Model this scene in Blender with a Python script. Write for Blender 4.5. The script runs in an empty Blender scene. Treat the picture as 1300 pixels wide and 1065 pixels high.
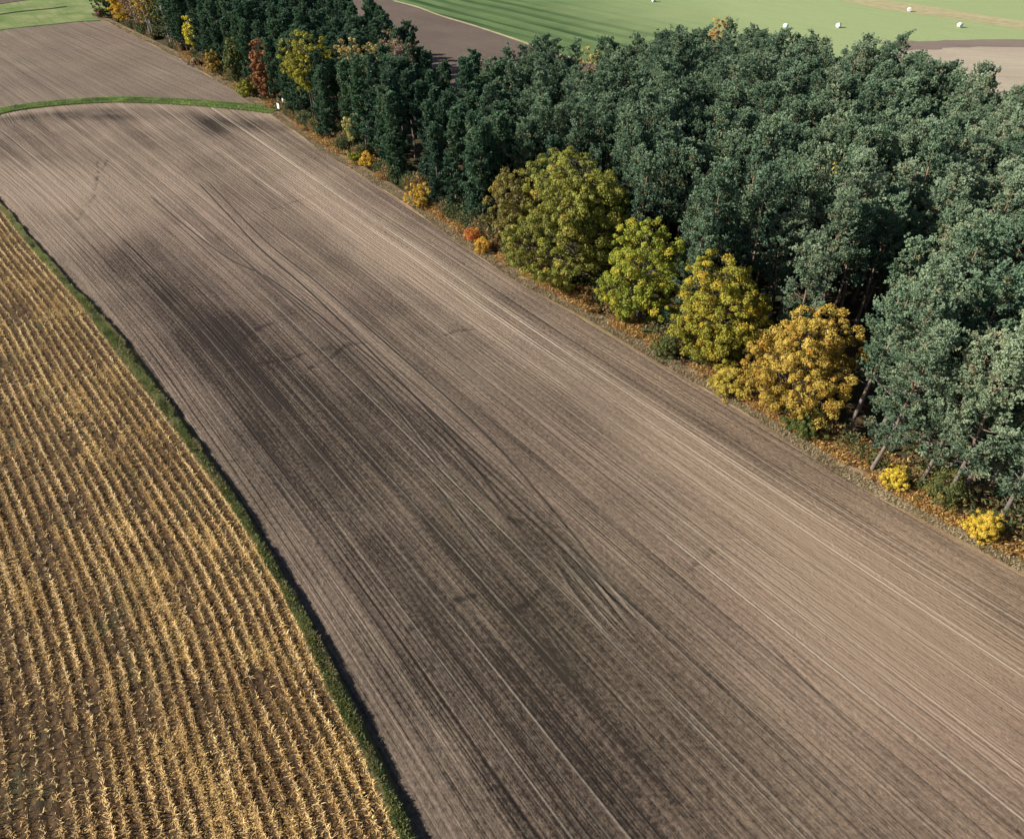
import bpy, math, random
import numpy as np
R = math.radians
# ------------------------------------------------------------------ camera, sky, sun, exposure
PITCH = R(36.6); CAM_H = 45.0; FPX = 900.0
scene = bpy.context.scene
cd = bpy.data.cameras.new('camera'); cam = bpy.data.objects.new('camera', cd)
scene.collection.objects.link(cam); scene.camera = cam
cam.location = (0, 0, CAM_H); cam.rotation_euler = (R(90) - PITCH, 0, 0)
cd.sensor_width = 36; cd.sensor_fit = 'HORIZONTAL'; cd.lens = 36 * FPX / 1300
cd.shift_y = -45 / 1300; cd.clip_start = 0.5; cd.clip_end = 6000
SUN_EL, SUN_AZ = R(30), R(186)          # azimuth, counter-clockwise from +X, of the direction towards the sun
sdir = (math.cos(SUN_EL) * math.cos(SUN_AZ), math.cos(SUN_EL) * math.sin(SUN_AZ), math.sin(SUN_EL))
w = bpy.data.worlds.new('World'); scene.world = w; w.use_nodes = True
nt = w.node_tree; nt.nodes.clear()
sky = nt.nodes.new('ShaderNodeTexSky'); sky.sky_type = 'NISHITA'; sky.sun_disc = False
sky.sun_elevation = SUN_EL; sky.sun_rotation = math.atan2(sdir[0], sdir[1]) % (2 * math.pi)
bg = nt.nodes.new('ShaderNodeBackground'); bg.inputs[1].default_value = 0.05
wo = nt.nodes.new('ShaderNodeOutputWorld')
nt.links.new(sky.outputs[0], bg.inputs[0]); nt.links.new(bg.outputs[0], wo.inputs[0])
sl = bpy.data.lights.new('sun', 'SUN'); sun = bpy.data.objects.new('sun', sl)
scene.collection.objects.link(sun); sl.energy = 4.9; sl.angle = R(0.5); sl.color = (1.0, 0.93, 0.82)
import mathutils
sun.rotation_euler = mathutils.Vector(sdir).to_track_quat('Z', 'Y').to_euler(); sun.location = (-60, 0, 90)
scene.view_settings.view_transform = 'Standard'; scene.view_settings.look = 'None'
scene.view_settings.exposure = 0.86; scene.view_settings.gamma = 1
scene.cycles.max_bounces = 6; scene.cycles.diffuse_bounces = 3; scene.cycles.transmission_bounces = 3

# ------------------------------------------------------------------ helpers
C = scene.collection
def at(x, y, z=0.0):
    """pixel of the photograph (1300 wide) -> point of the level ground (height z)"""
    u = (x - 650) / FPX; v = (487.5 - y) / FPX
    dy = math.cos(PITCH) + v * math.sin(PITCH); dz = -math.sin(PITCH) + v * math.cos(PITCH)
    t = (CAM_H - z) / -dz
    return (u * t, dy * t)
def height_at(Y, y):
    return CAM_H + Y * math.tan(math.atan((487.5 - y) / FPX) - PITCH)
def project(X, Y, Z):
    d = Y * math.cos(PITCH) - (Z - CAM_H) * math.sin(PITCH)
    up = Y * math.sin(PITCH) + (Z - CAM_H) * math.cos(PITCH)
    return 650 + FPX * X / d, 487.5 - FPX * up / d, d
def uv(X, Y): return 0.6 * X - 0.8 * Y, 0.8 * X + 0.6 * Y
def xy(u, v): return 0.6 * u + 0.8 * v, -0.8 * u + 0.6 * v

def tag(o, label=None, cat=None, group=None, kind=None):
    if label: o['label'] = label
    if cat: o['category'] = cat
    if group: o['group'] = group
    if kind: o['kind'] = kind
    return o
def empty(name, loc, rz=0):
    o = bpy.data.objects.new(name, None); C.objects.link(o)
    o.location = loc; o.rotation_euler = (0, 0, rz); o.empty_display_size = 0.5
    return o
def copy_tree(o, parent=None):
    c = o.copy(); C.objects.link(c); c.parent = parent
    for ch in [x for x in o.children]: copy_tree(ch, c)
    return c
def np_mesh(name, V, faces, mats, attrs=None, smooth=False, mat_idx=None):
    """faces: array (n,3) or (n,4); attrs: {name: (domain, array)}"""
    me = bpy.data.meshes.new(name)
    V = np.asarray(V, np.float32); faces = np.asarray(faces, np.int32)
    n, k = faces.shape
    me.vertices.add(len(V)); me.vertices.foreach_set('co', V.ravel())
    me.loops.add(n * k); me.loops.foreach_set('vertex_index', faces.ravel())
    me.polygons.add(n); me.polygons.foreach_set('loop_start', np.arange(0, n * k, k, dtype=np.int32))
    me.update(calc_edges=True)
    for m in (mats if isinstance(mats, (list, tuple)) else [mats]): me.materials.append(m)
    if mat_idx is not None: me.polygons.foreach_set('material_index', np.asarray(mat_idx, np.int32))
    me.polygons.foreach_set('use_smooth', np.full(n, smooth))
    for a, (dom, arr) in (attrs or {}).items():
        at_ = me.attributes.new(a, 'FLOAT', dom); at_.data.foreach_set('value', np.asarray(arr, np.float32).ravel())
    me.update()
    return me
def link(name, me, parent=None):
    o = bpy.data.objects.new(name, me); C.objects.link(o); o.parent = parent
    return o

def vnoise1(x, seed):
    r = np.random.RandomState(seed).rand(4096); i = np.floor(x).astype(int); f = x - i; f = f * f * (3 - 2 * f)
    return r[i % 4096] * (1 - f) + r[(i + 1) % 4096] * f
def vnoise2(x, y, seed):
    r = np.random.RandomState(seed).rand(256, 256)
    i = np.floor(x).astype(int); j = np.floor(y).astype(int); fx = x - i; fy = y - j
    fx = fx * fx * (3 - 2 * fx); fy = fy * fy * (3 - 2 * fy)
    a = r[i % 256, j % 256]; b = r[(i + 1) % 256, j % 256]; c = r[i % 256, (j + 1) % 256]; d = r[(i + 1) % 256, (j + 1) % 256]
    return (a * (1 - fx) + b * fx) * (1 - fy) + (c * (1 - fx) + d * fx) * fy
def fbm2(x, y, seed, o=4):
    s = 0; a = .5; t = 0
    for k in range(o): s = s + a * vnoise2(x * 2 ** k, y * 2 ** k, seed + k); t += a; a *= .5
    return s / t
def poly_dist(px, py, P):
    """distance to a polyline, and the length along it"""
    best = np.full(px.shape, 1e9); al = np.zeros(px.shape); L = 0
    for (ax, ay), (bx, by) in zip(P[:-1], P[1:]):
        dx, dy = bx - ax, by - ay; l = math.hypot(dx, dy)
        t = np.clip(((px - ax) * dx + (py - ay) * dy) / (l * l), 0, 1)
        d = np.hypot(px - ax - t * dx, py - ay - t * dy)
        m = d < best; best = np.where(m, d, best); al = np.where(m, L + t * l, al); L += l
    return best, al
def smooth_poly(P, n=6):
    P = [np.array(p, float) for p in P]; out = []
    Q = [2 * P[0] - P[1]] + P + [2 * P[-1] - P[-2]]
    for i in range(1, len(Q) - 2):
        for k in range(n):
            t = k / n
            out.append(0.5 * ((2 * Q[i]) + (-Q[i-1] + Q[i+1]) * t + (2*Q[i-1] - 5*Q[i] + 4*Q[i+1] - Q[i+2]) * t*t + (-Q[i-1] + 3*Q[i] - 3*Q[i+1] + Q[i+2]) * t**3))
    out.append(P[-1]); return [tuple(p) for p in out]
def in_poly(px, py, P):
    ins = np.zeros(px.shape, bool); n = len(P)
    for i in range(n):
        x1, y1 = P[i]; x2, y2 = P[(i + 1) % n]
        if y1 == y2: continue
        c = ((y1 > py) != (y2 > py)) & (px < (x2 - x1) * (py - y1) / (y2 - y1) + x1)
        ins ^= c
    return ins

# ------------------------------------------------------------------ materials
class NB:
    def __init__(s, name):
        s.m = bpy.data.materials.new(name); s.m.use_nodes = True; s.t = s.m.node_tree; s.t.nodes.clear()
        s.out = s.t.nodes.new('ShaderNodeOutputMaterial')
    def n(s, typ, **kw):
        nd = s.t.nodes.new(typ)
        for k, v in kw.items(): setattr(nd, k, v)
        return nd
    def l(s, a, b): s.t.links.new(a, b)
    def put(s, sock, v):
        if hasattr(v, 'links') or hasattr(v, 'is_linked'): s.l(v, sock)
        elif isinstance(v, tuple) and len(v) == 3 and sock.type == 'RGBA': sock.default_value = (*v, 1)
        else: sock.default_value = v
    def math(s, op, a, b=0.0, c=None, clamp=False):
        nd = s.n('ShaderNodeMath', operation=op, use_clamp=clamp); s.put(nd.inputs[0], a); s.put(nd.inputs[1], b)
        if c is not None: s.put(nd.inputs[2], c)
        return nd.outputs[0]
    def mix(s, f, a, b, mode='MIX'):
        nd = s.n('ShaderNodeMix', data_type='RGBA', blend_type=mode); nd.clamp_factor = True
        s.put(nd.inputs[0], f); s.put(nd.inputs[6], a); s.put(nd.inputs[7], b); return nd.outputs[2]
    def attr(s, name): return s.n('ShaderNodeAttribute', attribute_name=name).outputs['Fac']
    def noise(s, vec, scale=1, detail=3, rough=.55, out=0):
        nd = s.n('ShaderNodeTexNoise'); s.put(nd.inputs['Vector'], vec); nd.inputs['Scale'].default_value = scale
        nd.inputs['Detail'].default_value = detail; nd.inputs['Roughness'].default_value = rough; return nd.outputs[out]
    def ramp(s, f, a, b):
        nd = s.n('ShaderNodeMapRange'); nd.clamp = True; s.put(nd.inputs[0], f); nd.inputs[1].default_value = a; nd.inputs[2].default_value = b
        return nd.outputs[0]
    def coords(s, du=(0.6, -0.8), dv=(0.8, 0.6)):
        g = s.n('ShaderNodeNewGeometry').outputs['Position']
        sp = s.n('ShaderNodeSeparateXYZ'); s.l(g, sp.inputs[0]); x, y = sp.outputs[0], sp.outputs[1]
        u = s.math('ADD', s.math('MULTIPLY', x, du[0]), s.math('MULTIPLY', y, du[1]))
        v = s.math('ADD', s.math('MULTIPLY', x, dv[0]), s.math('MULTIPLY', y, dv[1]))
        return g, u, v
    def vec(s, x, y, z=0.0):
        nd = s.n('ShaderNodeCombineXYZ'); s.put(nd.inputs[0], x); s.put(nd.inputs[1], y); s.put(nd.inputs[2], z); return nd.outputs[0]
    def bump(s, h, dist, strength=1.0, normal=None):
        nd = s.n('ShaderNodeBump'); s.put(nd.inputs['Height'], h); nd.inputs['Distance'].default_value = dist
        nd.inputs['Strength'].default_value = strength
        if normal is not None: s.l(normal, nd.inputs['Normal'])
        return nd.outputs[0]
    def surf(s, col, rough=0.9, normal=None, spec=0.2):
        p = s.n('ShaderNodeBsdfPrincipled'); s.put(p.inputs['Base Color'], col); s.put(p.inputs['Roughness'], rough)
        p.inputs['Specular IOR Level'].default_value = spec
        if normal is not None: s.l(normal, p.inputs['Normal'])
        s.l(p.outputs[0], s.out.inputs[0]); return s.m

def soil_material(name, dry, soil_dark, attrs=True, du=(0.6, -0.8), dv=(0.8, 0.6), lines=1.0, fine=1.0):
    b = NB(name); g, u, v = b.coords(du, dv)
    if attrs: v = b.attr('s')
    wide = b.noise(b.vec(b.math('MULTIPLY', u, .004), b.math('MULTIPLY', v, .38)), 1, 3, .6)
    mid = b.noise(b.vec(b.math('MULTIPLY', u, .012), b.math('MULTIPLY', v, 1.7)), 1, 3, .65)
    finel = b.noise(b.vec(b.math('MULTIPLY', u, .06), b.math('MULTIPLY', v, 5.2)), 1, 2, .6)
    clod = b.noise(g, 2.6, 6, .8); patch = b.noise(g, .05, 4, .6)
    vo = b.n('ShaderNodeTexVoronoi'); b.l(g, vo.inputs['Vector']); vo.inputs['Scale'].default_value = 2.6
    f = b.math('MULTIPLY', b.math('SUBTRACT', wide, .5), .6 * lines)
    f = b.math('ADD', f, b.math('MULTIPLY', b.math('SUBTRACT', mid, .5), .62 * lines))
    f = b.math('ADD', f, b.math('MULTIPLY', b.math('SUBTRACT', finel, .5), .8 * lines))
    f = b.math('ADD', f, b.math('MULTIPLY', b.math('SUBTRACT', patch, .5), .8))
    f = b.math('ADD', f, b.math('MULTIPLY', b.math('SUBTRACT', clod, .5), 1.75))
    f = b.math('ADD', f, b.attr('soil_dark') if attrs else .35, clamp=True)
    col = b.mix(f, dry, soil_dark)
    hue = b.noise(g, .035, 3, .5)
    col = b.mix(b.ramp(hue, .45, .75), col, (0.97, 0.92, 0.97), 'MULTIPLY')
    if attrs:
        warm = b.attr('warm'); col = b.mix(warm, col, (1.06, .98, .87), 'MULTIPLY')
        col = b.mix(b.math('MULTIPLY', b.attr('crest'), .9), col, (0.50, 0.44, 0.36))  # pale dry crests, the sunlit brightness of the ridges painted into the colour
        col = b.mix(b.attr('track'), col, (0.032, 0.026, 0.023))
        col = b.mix(b.attr('green'), col, (.10, .11, .045))
    h = b.math('ADD', b.math('MULTIPLY', finel, 1.0), b.math('MULTIPLY', clod, 1.5 * fine))
    nb = b.bump(h, .16)
    nb = b.bump(mid, .13, 1, nb)
    if attrs:
        tr = b.math('MULTIPLY', b.math('SINE', b.math('MULTIPLY', b.attr('along'), 34.0)), b.attr('tread'))
        nb = b.bump(tr, .03, .8, nb)
    return b.surf(col, .95, nb, .1)

def grass_ground(name, c1, c2, c3, stripes=None, sc=.08, pale=None):
    b = NB(name); g, u, v = b.coords()
    n1 = b.noise(g, sc, 4, .6); n2 = b.noise(g, 2.0, 4, .7)
    st = b.noise(b.vec(b.math('MULTIPLY', u, .012), b.math('MULTIPLY', v, .55)), 1, 3, .6)
    col = b.mix(b.ramp(n1, .35, .65), c1, c2)
    col = b.mix(b.ramp(st, .5, .75), col, c3)
    if stripes:
        wv = b.math('ADD', v, b.math('MULTIPLY', b.math('SUBTRACT', b.noise(g, .012, 2, .5), .5), 9))
        sn = b.math('SINE', b.math('MULTIPLY', wv, 2 * math.pi / stripes))
        sp = b.n('ShaderNodeSeparateXYZ'); b.l(g, sp.inputs[0])
        fade = b.math('MULTIPLY', b.ramp(b.math('MULTIPLY', v, -1), -215, -165), 0.85)
        brk = b.ramp(b.noise(b.vec(b.math('MULTIPLY', u, .01), b.math('MULTIPLY', v, .2)), 1, 2, .5), .25, .6)
        right = b.ramp(b.math('ADD', b.math('ADD', sp.outputs[0], b.math('MULTIPLY', sp.outputs[1], .15)), b.math('MULTIPLY', b.noise(g, .02, 3, .6), 40)), 70, 145)
        col = b.mix(right, col, pale)
        fade = b.math('MULTIPLY', fade, b.math('SUBTRACT', 1.0, right))
        col = b.mix(b.math('MULTIPLY', b.math('MULTIPLY', b.ramp(sn, -.1, .5), fade), brk), col, (.024, .062, .024))
    st2 = b.noise(b.vec(b.math('MULTIPLY', u, .03), b.math('MULTIPLY', v, 1.6)), 1, 3, .7)
    col = b.mix(b.ramp(st2, .35, .75), col, (.74, .80, .68), 'MULTIPLY')
    col = b.mix(b.ramp(n2, .3, .8), col, (.72, .76, .66), 'MULTIPLY')
    return b.surf(col, .95, b.bump(n2, .1), .1)

def leaf_material(name, c_dark, c_light, c_alt=None, alt=.0, trans=.3, vary=.25, gloss=.0):
    """leaf colour runs from c_dark to c_light by clump ('tone'), a share alt of the leaves has c_alt"""
    b = NB(name); oi = b.n('ShaderNodeObjectInfo')
    t = b.attr('tone'); col = b.mix(t, c_dark, c_light)
    if c_alt:
        col = b.mix(b.ramp(b.attr('alt'), 1 - alt - .08, 1 - alt + .08), col, c_alt)
    rnd = b.math('ADD', 1 - vary, b.math('MULTIPLY', oi.outputs['Random'], 2 * vary))
    hs = b.n('ShaderNodeHueSaturation'); hs.inputs['Fac'].default_value = 1
    b.put(hs.inputs['Hue'], b.math('ADD', .5, b.math('MULTIPLY', b.math('SUBTRACT', oi.outputs['Random'], .5), -.04)))
    b.put(hs.inputs['Value'], rnd); b.put(hs.inputs['Color'], col); col = hs.outputs[0]
    d = b.n('ShaderNodeBsdfPrincipled'); b.put(d.inputs['Base Color'], col); d.inputs['Roughness'].default_value = .6
    d.inputs['Specular IOR Level'].default_value = .3
    tr = b.n('ShaderNodeBsdfTranslucent'); b.put(tr.inputs[0], col)
    mx = b.n('ShaderNodeMixShader'); mx.inputs[0].default_value = trans
    b.l(d.outputs[0], mx.inputs[1]); b.l(tr.outputs[0], mx.inputs[2]); b.l(mx.outputs[0], b.out.inputs[0])
    return b.m
def bark_material(name, low, high, zc=7.0, scale=6):
    b = NB(name); tc = b.n('ShaderNodeTexCoord').outputs['Object']
    sp = b.n('ShaderNodeSeparateXYZ'); b.l(tc, sp.inputs[0])
    n = b.noise(b.vec(sp.outputs[0], sp.outputs[1], b.math('MULTIPLY', sp.outputs[2], .35)), scale, 4, .7)
    col = b.mix(b.ramp(sp.outputs[2], zc - 2, zc + 3), low, high)
    col = b.mix(b.ramp(n, .35, .7), col, (.45, .42, .42), 'MULTIPLY')
    return b.surf(col, .9, b.bump(n, .04), .15)

M = {}
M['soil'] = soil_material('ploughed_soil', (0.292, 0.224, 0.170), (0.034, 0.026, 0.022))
M['soil_far'] = soil_material('ploughed_soil_far', (0.225, 0.178, 0.136), (0.09, 0.07, 0.056), False, (0.69, -0.72), (0.72, 0.69), 1.1)
M['soil_back'] = soil_material('ploughed_soil_back', (0.165, 0.128, 0.104), (0.080, 0.062, 0.052), False, lines=.7)
M['soil_head'] = soil_material('headland_soil', (0.24, 0.19, 0.16), (0.15, 0.115, 0.10), False, (.97, -.24), (.24, .97), lines=.8)
M['soil_pale'] = soil_material('harrowed_soil_pale', (0.46, 0.40, 0.305), (0.27, 0.22, 0.17), False, (.97, -.24), (.24, .97), lines=.9)
M['meadow'] = grass_ground('meadow_grass', (.105, .165, .070), (.14, .20, .085), (.17, .225, .10), stripes=8.6, pale=(.33, .385, .20))
M['green'] = grass_ground('field_grass', (.12, .19, .06), (.28, .29, .14), (.17, .23, .08))
M['straw_ground'] = grass_ground('dry_stubble_ground', (.46, .41, .26), (.38, .31, .19), (.52, .47, .30), sc=.3)
M['verge_ground'] = grass_ground('verge_ground', (.10, .12, .04), (.17, .15, .07), (.14, .18, .06), sc=.6)
M['bank_ground'] = grass_ground('bank_ground', (.085, .075, .035), (.17, .13, .075), (.10, .12, .04), sc=.5)
M['verge_dark'] = grass_ground('dark_verge', (.03, .045, .02), (.05, .06, .025), (.09, .10, .04), sc=.4)
M['dry_ground'] = grass_ground('dry_verge_ground', (.24, .145, .085), (.37, .275, .20), (.18, .12, .07), sc=.5)
def litter_ground():
    b = NB('forest_floor'); g, u, v = b.coords()
    n = b.noise(g, 1.2, 5, .7); col = b.mix(b.ramp(n, .3, .7), (.035, .028, .018), (.11, .075, .04))
    col = b.mix(b.ramp(b.noise(g, .35, 3, .6), .52, .62), col, (.035, .055, .02))
    return b.surf(col, .95, b.bump(n, .2), .1)
M['forest_floor'] = litter_ground()
def corn_ground():
    b = NB('corn_stubble_soil'); g, u, v = b.coords()
    n = b.noise(g, 2.2, 5, .75); col = b.mix(b.ramp(n, .35, .65), (.022, .016, .011), (.115, .070, .035))
    col = b.mix(b.ramp(b.noise(g, .22, 3, .6), .56, .68), col, (.055, .052, .028))
    return b.surf(col, .95, b.bump(n, .15), .1)
M['corn_ground'] = corn_ground()
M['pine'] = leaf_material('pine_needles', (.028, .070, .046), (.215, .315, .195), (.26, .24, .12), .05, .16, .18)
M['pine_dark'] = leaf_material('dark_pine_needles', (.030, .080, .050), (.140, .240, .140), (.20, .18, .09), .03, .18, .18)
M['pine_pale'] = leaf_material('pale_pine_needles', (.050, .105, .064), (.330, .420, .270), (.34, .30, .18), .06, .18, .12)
M['oak_olive'] = leaf_material('olive_oak_leaves', (.08, .105, .022), (.35, .37, .065), (.50, .38, .06), .14, .3, 0)
M['oak_brown'] = leaf_material('brown_olive_leaves', (.12, .095, .028), (.27, .22, .06), (.32, .19, .05), .2, .3, 0)
M['yellow_green'] = leaf_material('yellow_green_leaves', (.11, .15, .02), (.38, .40, .05), (.50, .40, .04), .2, .3, 0)
M['olive_yellow'] = leaf_material('olive_yellow_leaves', (.16, .15, .02), (.42, .36, .05), (.50, .32, .04), .2, .3, 0)
M['orange'] = leaf_material('orange_yellow_leaves', (.22, .155, .025), (.62, .465, .095), (.46, .26, .04), .2, .3, 0)
M['yellow'] = leaf_material('yellow_leaves', (.42, .27, .03), (.84, .58, .09), (.42, .38, .06), .2, .35, 0)
M['birch_yellow'] = leaf_material('pale_yellow_leaves', (.32, .28, .09), (.66, .58, .22), (.38, .28, .10), .2, .35, 0)
M['bright_yellow'] = leaf_material('bright_yellow_leaves', (.42, .33, .03), (.84, .68, .08), (.6, .42, .06), .15, .35, 0)
M['pinkish'] = leaf_material('pinkish_brown_leaves', (.22, .15, .10), (.42, .30, .20), (.45, .30, .06), .2, .3, 0)
M['russet'] = leaf_material('russet_leaves', (.18, .075, .03), (.44, .21, .09), (.40, .22, .05), .15, .3, 0)
M['green_leaf'] = leaf_material('mid_green_leaves', (.05, .08, .025), (.15, .18, .05), (.30, .24, .05), .15, .3, 0)
M['bright_orange'] = leaf_material('bright_orange_leaves', (.36, .12, .03), (.66, .28, .05), (.6, .4, .06), .2, .3, 0)
M['bracken'] = leaf_material('bracken_fronds', (.14, .06, .022), (.50, .26, .09), (.58, .42, .16), .2, .25, 0)
M['undergrowth'] = leaf_material('undergrowth_leaves', (.03, .05, .02), (.12, .15, .06), (.26, .17, .07), .4, .25, 0)
M['straw'] = leaf_material('corn_straw', (.24, .12, .032), (.90, .61, .25), (.15, .075, .025), .18, .15, 0)
M['stubs'] = leaf_material('corn_stalks', (.58, .42, .20), (.97, .84, .56), (.30, .2, .1), .1, .2, 0)
M['verge'] = leaf_material('verge_grass', (.045, .085, .025), (.30, .34, .13), (.44, .37, .20), .25, .3, 0)
M['lush'] = leaf_material('lush_grass', (.10, .16, .04), (.34, .43, .13), (.48, .42, .20), .15, .3, 0)
M['dry'] = leaf_material('dry_grass', (.22, .17, .10), (.52, .44, .28), (.20, .19, .07), .2, .3, 0)
M['bark'] = bark_material('pine_bark', (.20, .165, .15), (.30, .20, .14), 9)
M['bark_grey'] = bark_material('grey_bark', (.13, .11, .09), (.17, .145, .12), 8)
M['bark_birch'] = bark_material('birch_bark', (.50, .48, .45), (.62, .60, .57), 5, 3)
def plain(name, col, rough=.7, sc=8, amt=.8):
    b = NB(name); tc = b.n('ShaderNodeTexCoord').outputs['Object']; n = b.noise(tc, sc, 4, .6)
    return b.surf(b.mix(b.ramp(n, .3, .8), col, tuple(c * amt for c in col)), rough, b.bump(n, .01), .3)
M['wrap'] = plain('white_bale_wrap', (.66, .69, .69), .4, 3, .85)
M['wrap_green'] = plain('pale_green_bale_wrap', (.55, .72, .62), .35, 3, .9)
M['twine'] = plain('bale_end_wrap', (.68, .71, .72), .45, 6, .85)
M['white_paint'] = plain('white_sheet_metal', (.78, .80, .84), .4, 5, .9)
M['post_wood'] = plain('dark_post_wood', (.07, .055, .045), .9, 10, .6)

# ------------------------------------------------------------------ setting: lie of the land
DR = [(-70, 190), (0, 252), (44, 305), (91, 359), (118, 384), (166, 438), (220, 512), (257, 567), (291, 614), (325, 668), (358, 725), (408, 810), (446, 887), (488, 968), (530, 1065)]
DL = [(-70, 206), (0, 270), (34, 314), (68, 352), (102, 391), (149, 455), (200, 523), (237, 573), (281, 635), (304, 668), (354, 752), (404, 860), (458, 968), (500, 1065)]
WE = [(-20, -30), (130, 25), (230, 75), (330, 135), (400, 185), (480, 235), (560, 290), (640, 345), (760, 415), (900, 495), (1000, 555), (1100, 620), (1200, 675), (1300, 728), (1500, 840)]
def uvline(L):
    a = np.array([uv(*at(*p)) for p in L]); o = np.argsort(a[:, 0]); return a[o, 0], a[o, 1]
DRu, DRv = uvline(DR); DLu, DLv = uvline(DL); WEu, WEv = uvline(WE)
def ext(u, U, V):
    r = np.interp(u, U, V); return r
def vdr(u): return np.interp(u, DRu, DRv)
def vdl(u): return np.interp(u, DLu, DLv)
def vwe(u): return np.interp(u, WEu, WEv)
def s_of(u, v):      # lateral coordinate of the drill lines: 0 at the ditch, 46 at the wood
    us = np.clip(u, -185, 20); uu = np.linspace(-200, 30, 47)
    k = np.polyfit(uu[5:], vdr(uu[5:]), 3); d = np.polyval(k, us)
    k2 = np.polyfit(uu, vwe(uu), 3); e = np.polyval(k2, us)
    return (v - d) / (e - d) * 46

TRK = smooth_poly([at(*p) for p in [(-90, 166), (0, 142), (60, 133), (140, 127.5), (220, 129.5), (300, 135.5), (352, 141.5)]])
tx = [p[0] for p in TRK]; ty = [p[1] for p in TRK]
def ytrack(x): return np.interp(x, tx, ty)

def sheet(name, pts, mat, z, kind='structure'):
    me = bpy.data.meshes.new(name); me.from_pydata([(x, y, z) for x, y in pts], [], [list(range(len(pts)))])
    me.materials.append(mat); o = link(name, me); tag(o, kind=kind); return o
sheet('ground', [(-2500, -800), (2500, -800), (2500, 4000), (-2500, 4000)], M['green'], -0.20)
# green meadow behind the wood, ploughed patch, pale harrowed field, straw strip
bf = [at(*p) for p in [(500, 1), (530, 9), (560, 20), (600, 32), (640, 45), (680, 59), (720, 72), (800, 93), (860, 112)]]
mead = [bf[i] for i in range(len(bf))] + [at(950, 140), at(1080, 75), at(1140, 55.5), at(1170, 53), at(1200, 51.5), at(1300, 50.5), (230, 239)]
sheet('meadow', [(-200, 560)] + [(-75, 362)] + mead + [(300, 300), (300, 560)], M['meadow'], -0.12)
sheet('ploughed_patch', [(-110, 405), (-75, 362)] + bf + [at(950, 140), (45, 130), (10, 120), (-30, 170), (-60, 230), (-150, 330)], M['soil_back'], -0.10)
sheet('pale_field', [at(1140, 56), at(1170, 53.5), at(1200, 52), at(1300, 51), (230, 238.5), (260, 60), (120, 60), (70, 110), (60, 150), (80, 190)], M['soil_pale'], -0.10)
st = [at(*p) for p in [(1015, -12), (1070, 1), (1120, 12), (1190, 21), (1250, 30), (1300, 38), (1400, 52)]]
st2 = [at(*p) for p in [(1400, 42), (1300, 27), (1200, 11), (1100, -4), (1040, -14)]]
sheet('straw_strip', st + st2, M['straw_ground'], -0.09)
# grass verge between meadow and ploughed patch: pale line
def ribbon(name, P, wd, mat, z):
    P = np.array(P); T = np.gradient(P, axis=0); T /= np.linalg.norm(T, axis=1)[:, None]; N = np.stack([-T[:, 1], T[:, 0]], 1)
    wv = wd * (0.8 + 0.4 * np.random.RandomState(3).rand(len(P)))[:, None] / 2
    V = np.concatenate([P - N * wv, P + N * wv]); V = np.c_[V, np.full(len(V), z)]; n = len(P)
    F = [(i, i + 1, n + i + 1, n + i) for i in range(n - 1)]
    return tag(link(name, np_mesh(name, V, F, mat)), kind='structure')
ribbon('field_verge', smooth_poly(bf, 5), 1.3, M['straw_ground'], -0.07)
ribbon('pale_field_headland', smooth_poly([at(1128, 59), at(1170, 57.5), at(1200, 56), at(1300, 55), (232, 226)], 4), 11, M['soil_head'], -0.07)
# wood floor
wu = np.linspace(-300, 20, 50); wf = [xy(a, vwe(a) + .2) for a in wu] 
WOOD = [xy(a, vwe(a) + 1.6) for a in np.linspace(-312, 5, 40)] + [(60, 20), (110, 20), (98, 60), (88, 100), (76, 112), (73.5, 123), (71, 136), (66, 146), (56, 158), (45, 165.5), (33, 163), (22, 151), (10, 147), (-1, 143), (-9, 147), (-15, 158), (-24, 184), (-45, 215), (-75, 255), (-110, 305)]
sheet('forest_floor', WOOD, M['forest_floor'], -0.06)

# top-left: strip of grass beyond the upper field, dark field beyond that
TL = [at(*p) for p in [(-60, 50), (0, 39), (30, 35), (60, 32), (100, 28), (135, 26)]]
sheet('far_dark_field', [at(-80, 14), at(0, 5), at(40, -1), (-260, 420), (-420, 420)], M['soil_back'], -0.08)

ribbon('drain_line', smooth_poly([at(-40, 24), at(0, 18), at(30, 14), at(62, 11), at(84, 8)], 6), 1.6, M['verge_dark'], -0.07)
ribbon('field_edge_shadow', smooth_poly(TL[:-1] + [at(128, 26.5)], 6), 1.5, M['verge_dark'], .03)  # dark verge strip, with the shadow line of the field edge painted in
# upper field (coarser), one grid with furrow relief
def grid_field(name, us, vs, keep, hfun, mat, z0, attrs=None, curve=None):
    U, Vv = np.meshgrid(us, vs, indexing='ij')
    if curve is not None: Vv = curve(U, Vv)
    X = 0.6 * U + 0.8 * Vv; Y = -0.8 * U + 0.6 * Vv
    A = {}
    Z, A = hfun(U, Vv, X, Y)
    n, m = U.shape
    idx = np.arange(n * m).reshape(n, m)
    F = np.stack([idx[:-1, :-1], idx[1:, :-1], idx[1:, 1:], idx[:-1, 1:]], -1).reshape(-1, 4)
    K = keep(U, Vv, X, Y).ravel(); F = F[K[F].all(1)]
    used = np.zeros(n * m, bool); used[F.ravel()] = True; rem = np.cumsum(used) - 1
    V = np.stack([X.ravel(), Y.ravel(), Z.ravel() + z0], 1)[used]
    me = np_mesh(name, V, rem[F], mat, {k: ('POINT', a.ravel()[used]) for k, a in A.items()}, smooth=True)
    return tag(link(name, me), kind='structure')
def h_upper(U, V, X, Y):
    s = 0.72 * X + 0.69 * Y
    return 0.10 * (vnoise1(s * 1.1 + .02 * U, 5) - .5) + .05 * (vnoise1(s * 2.6, 6) - .5), {}
tlx = [p[0] for p in TL]; tly = [p[1] for p in TL]
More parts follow.
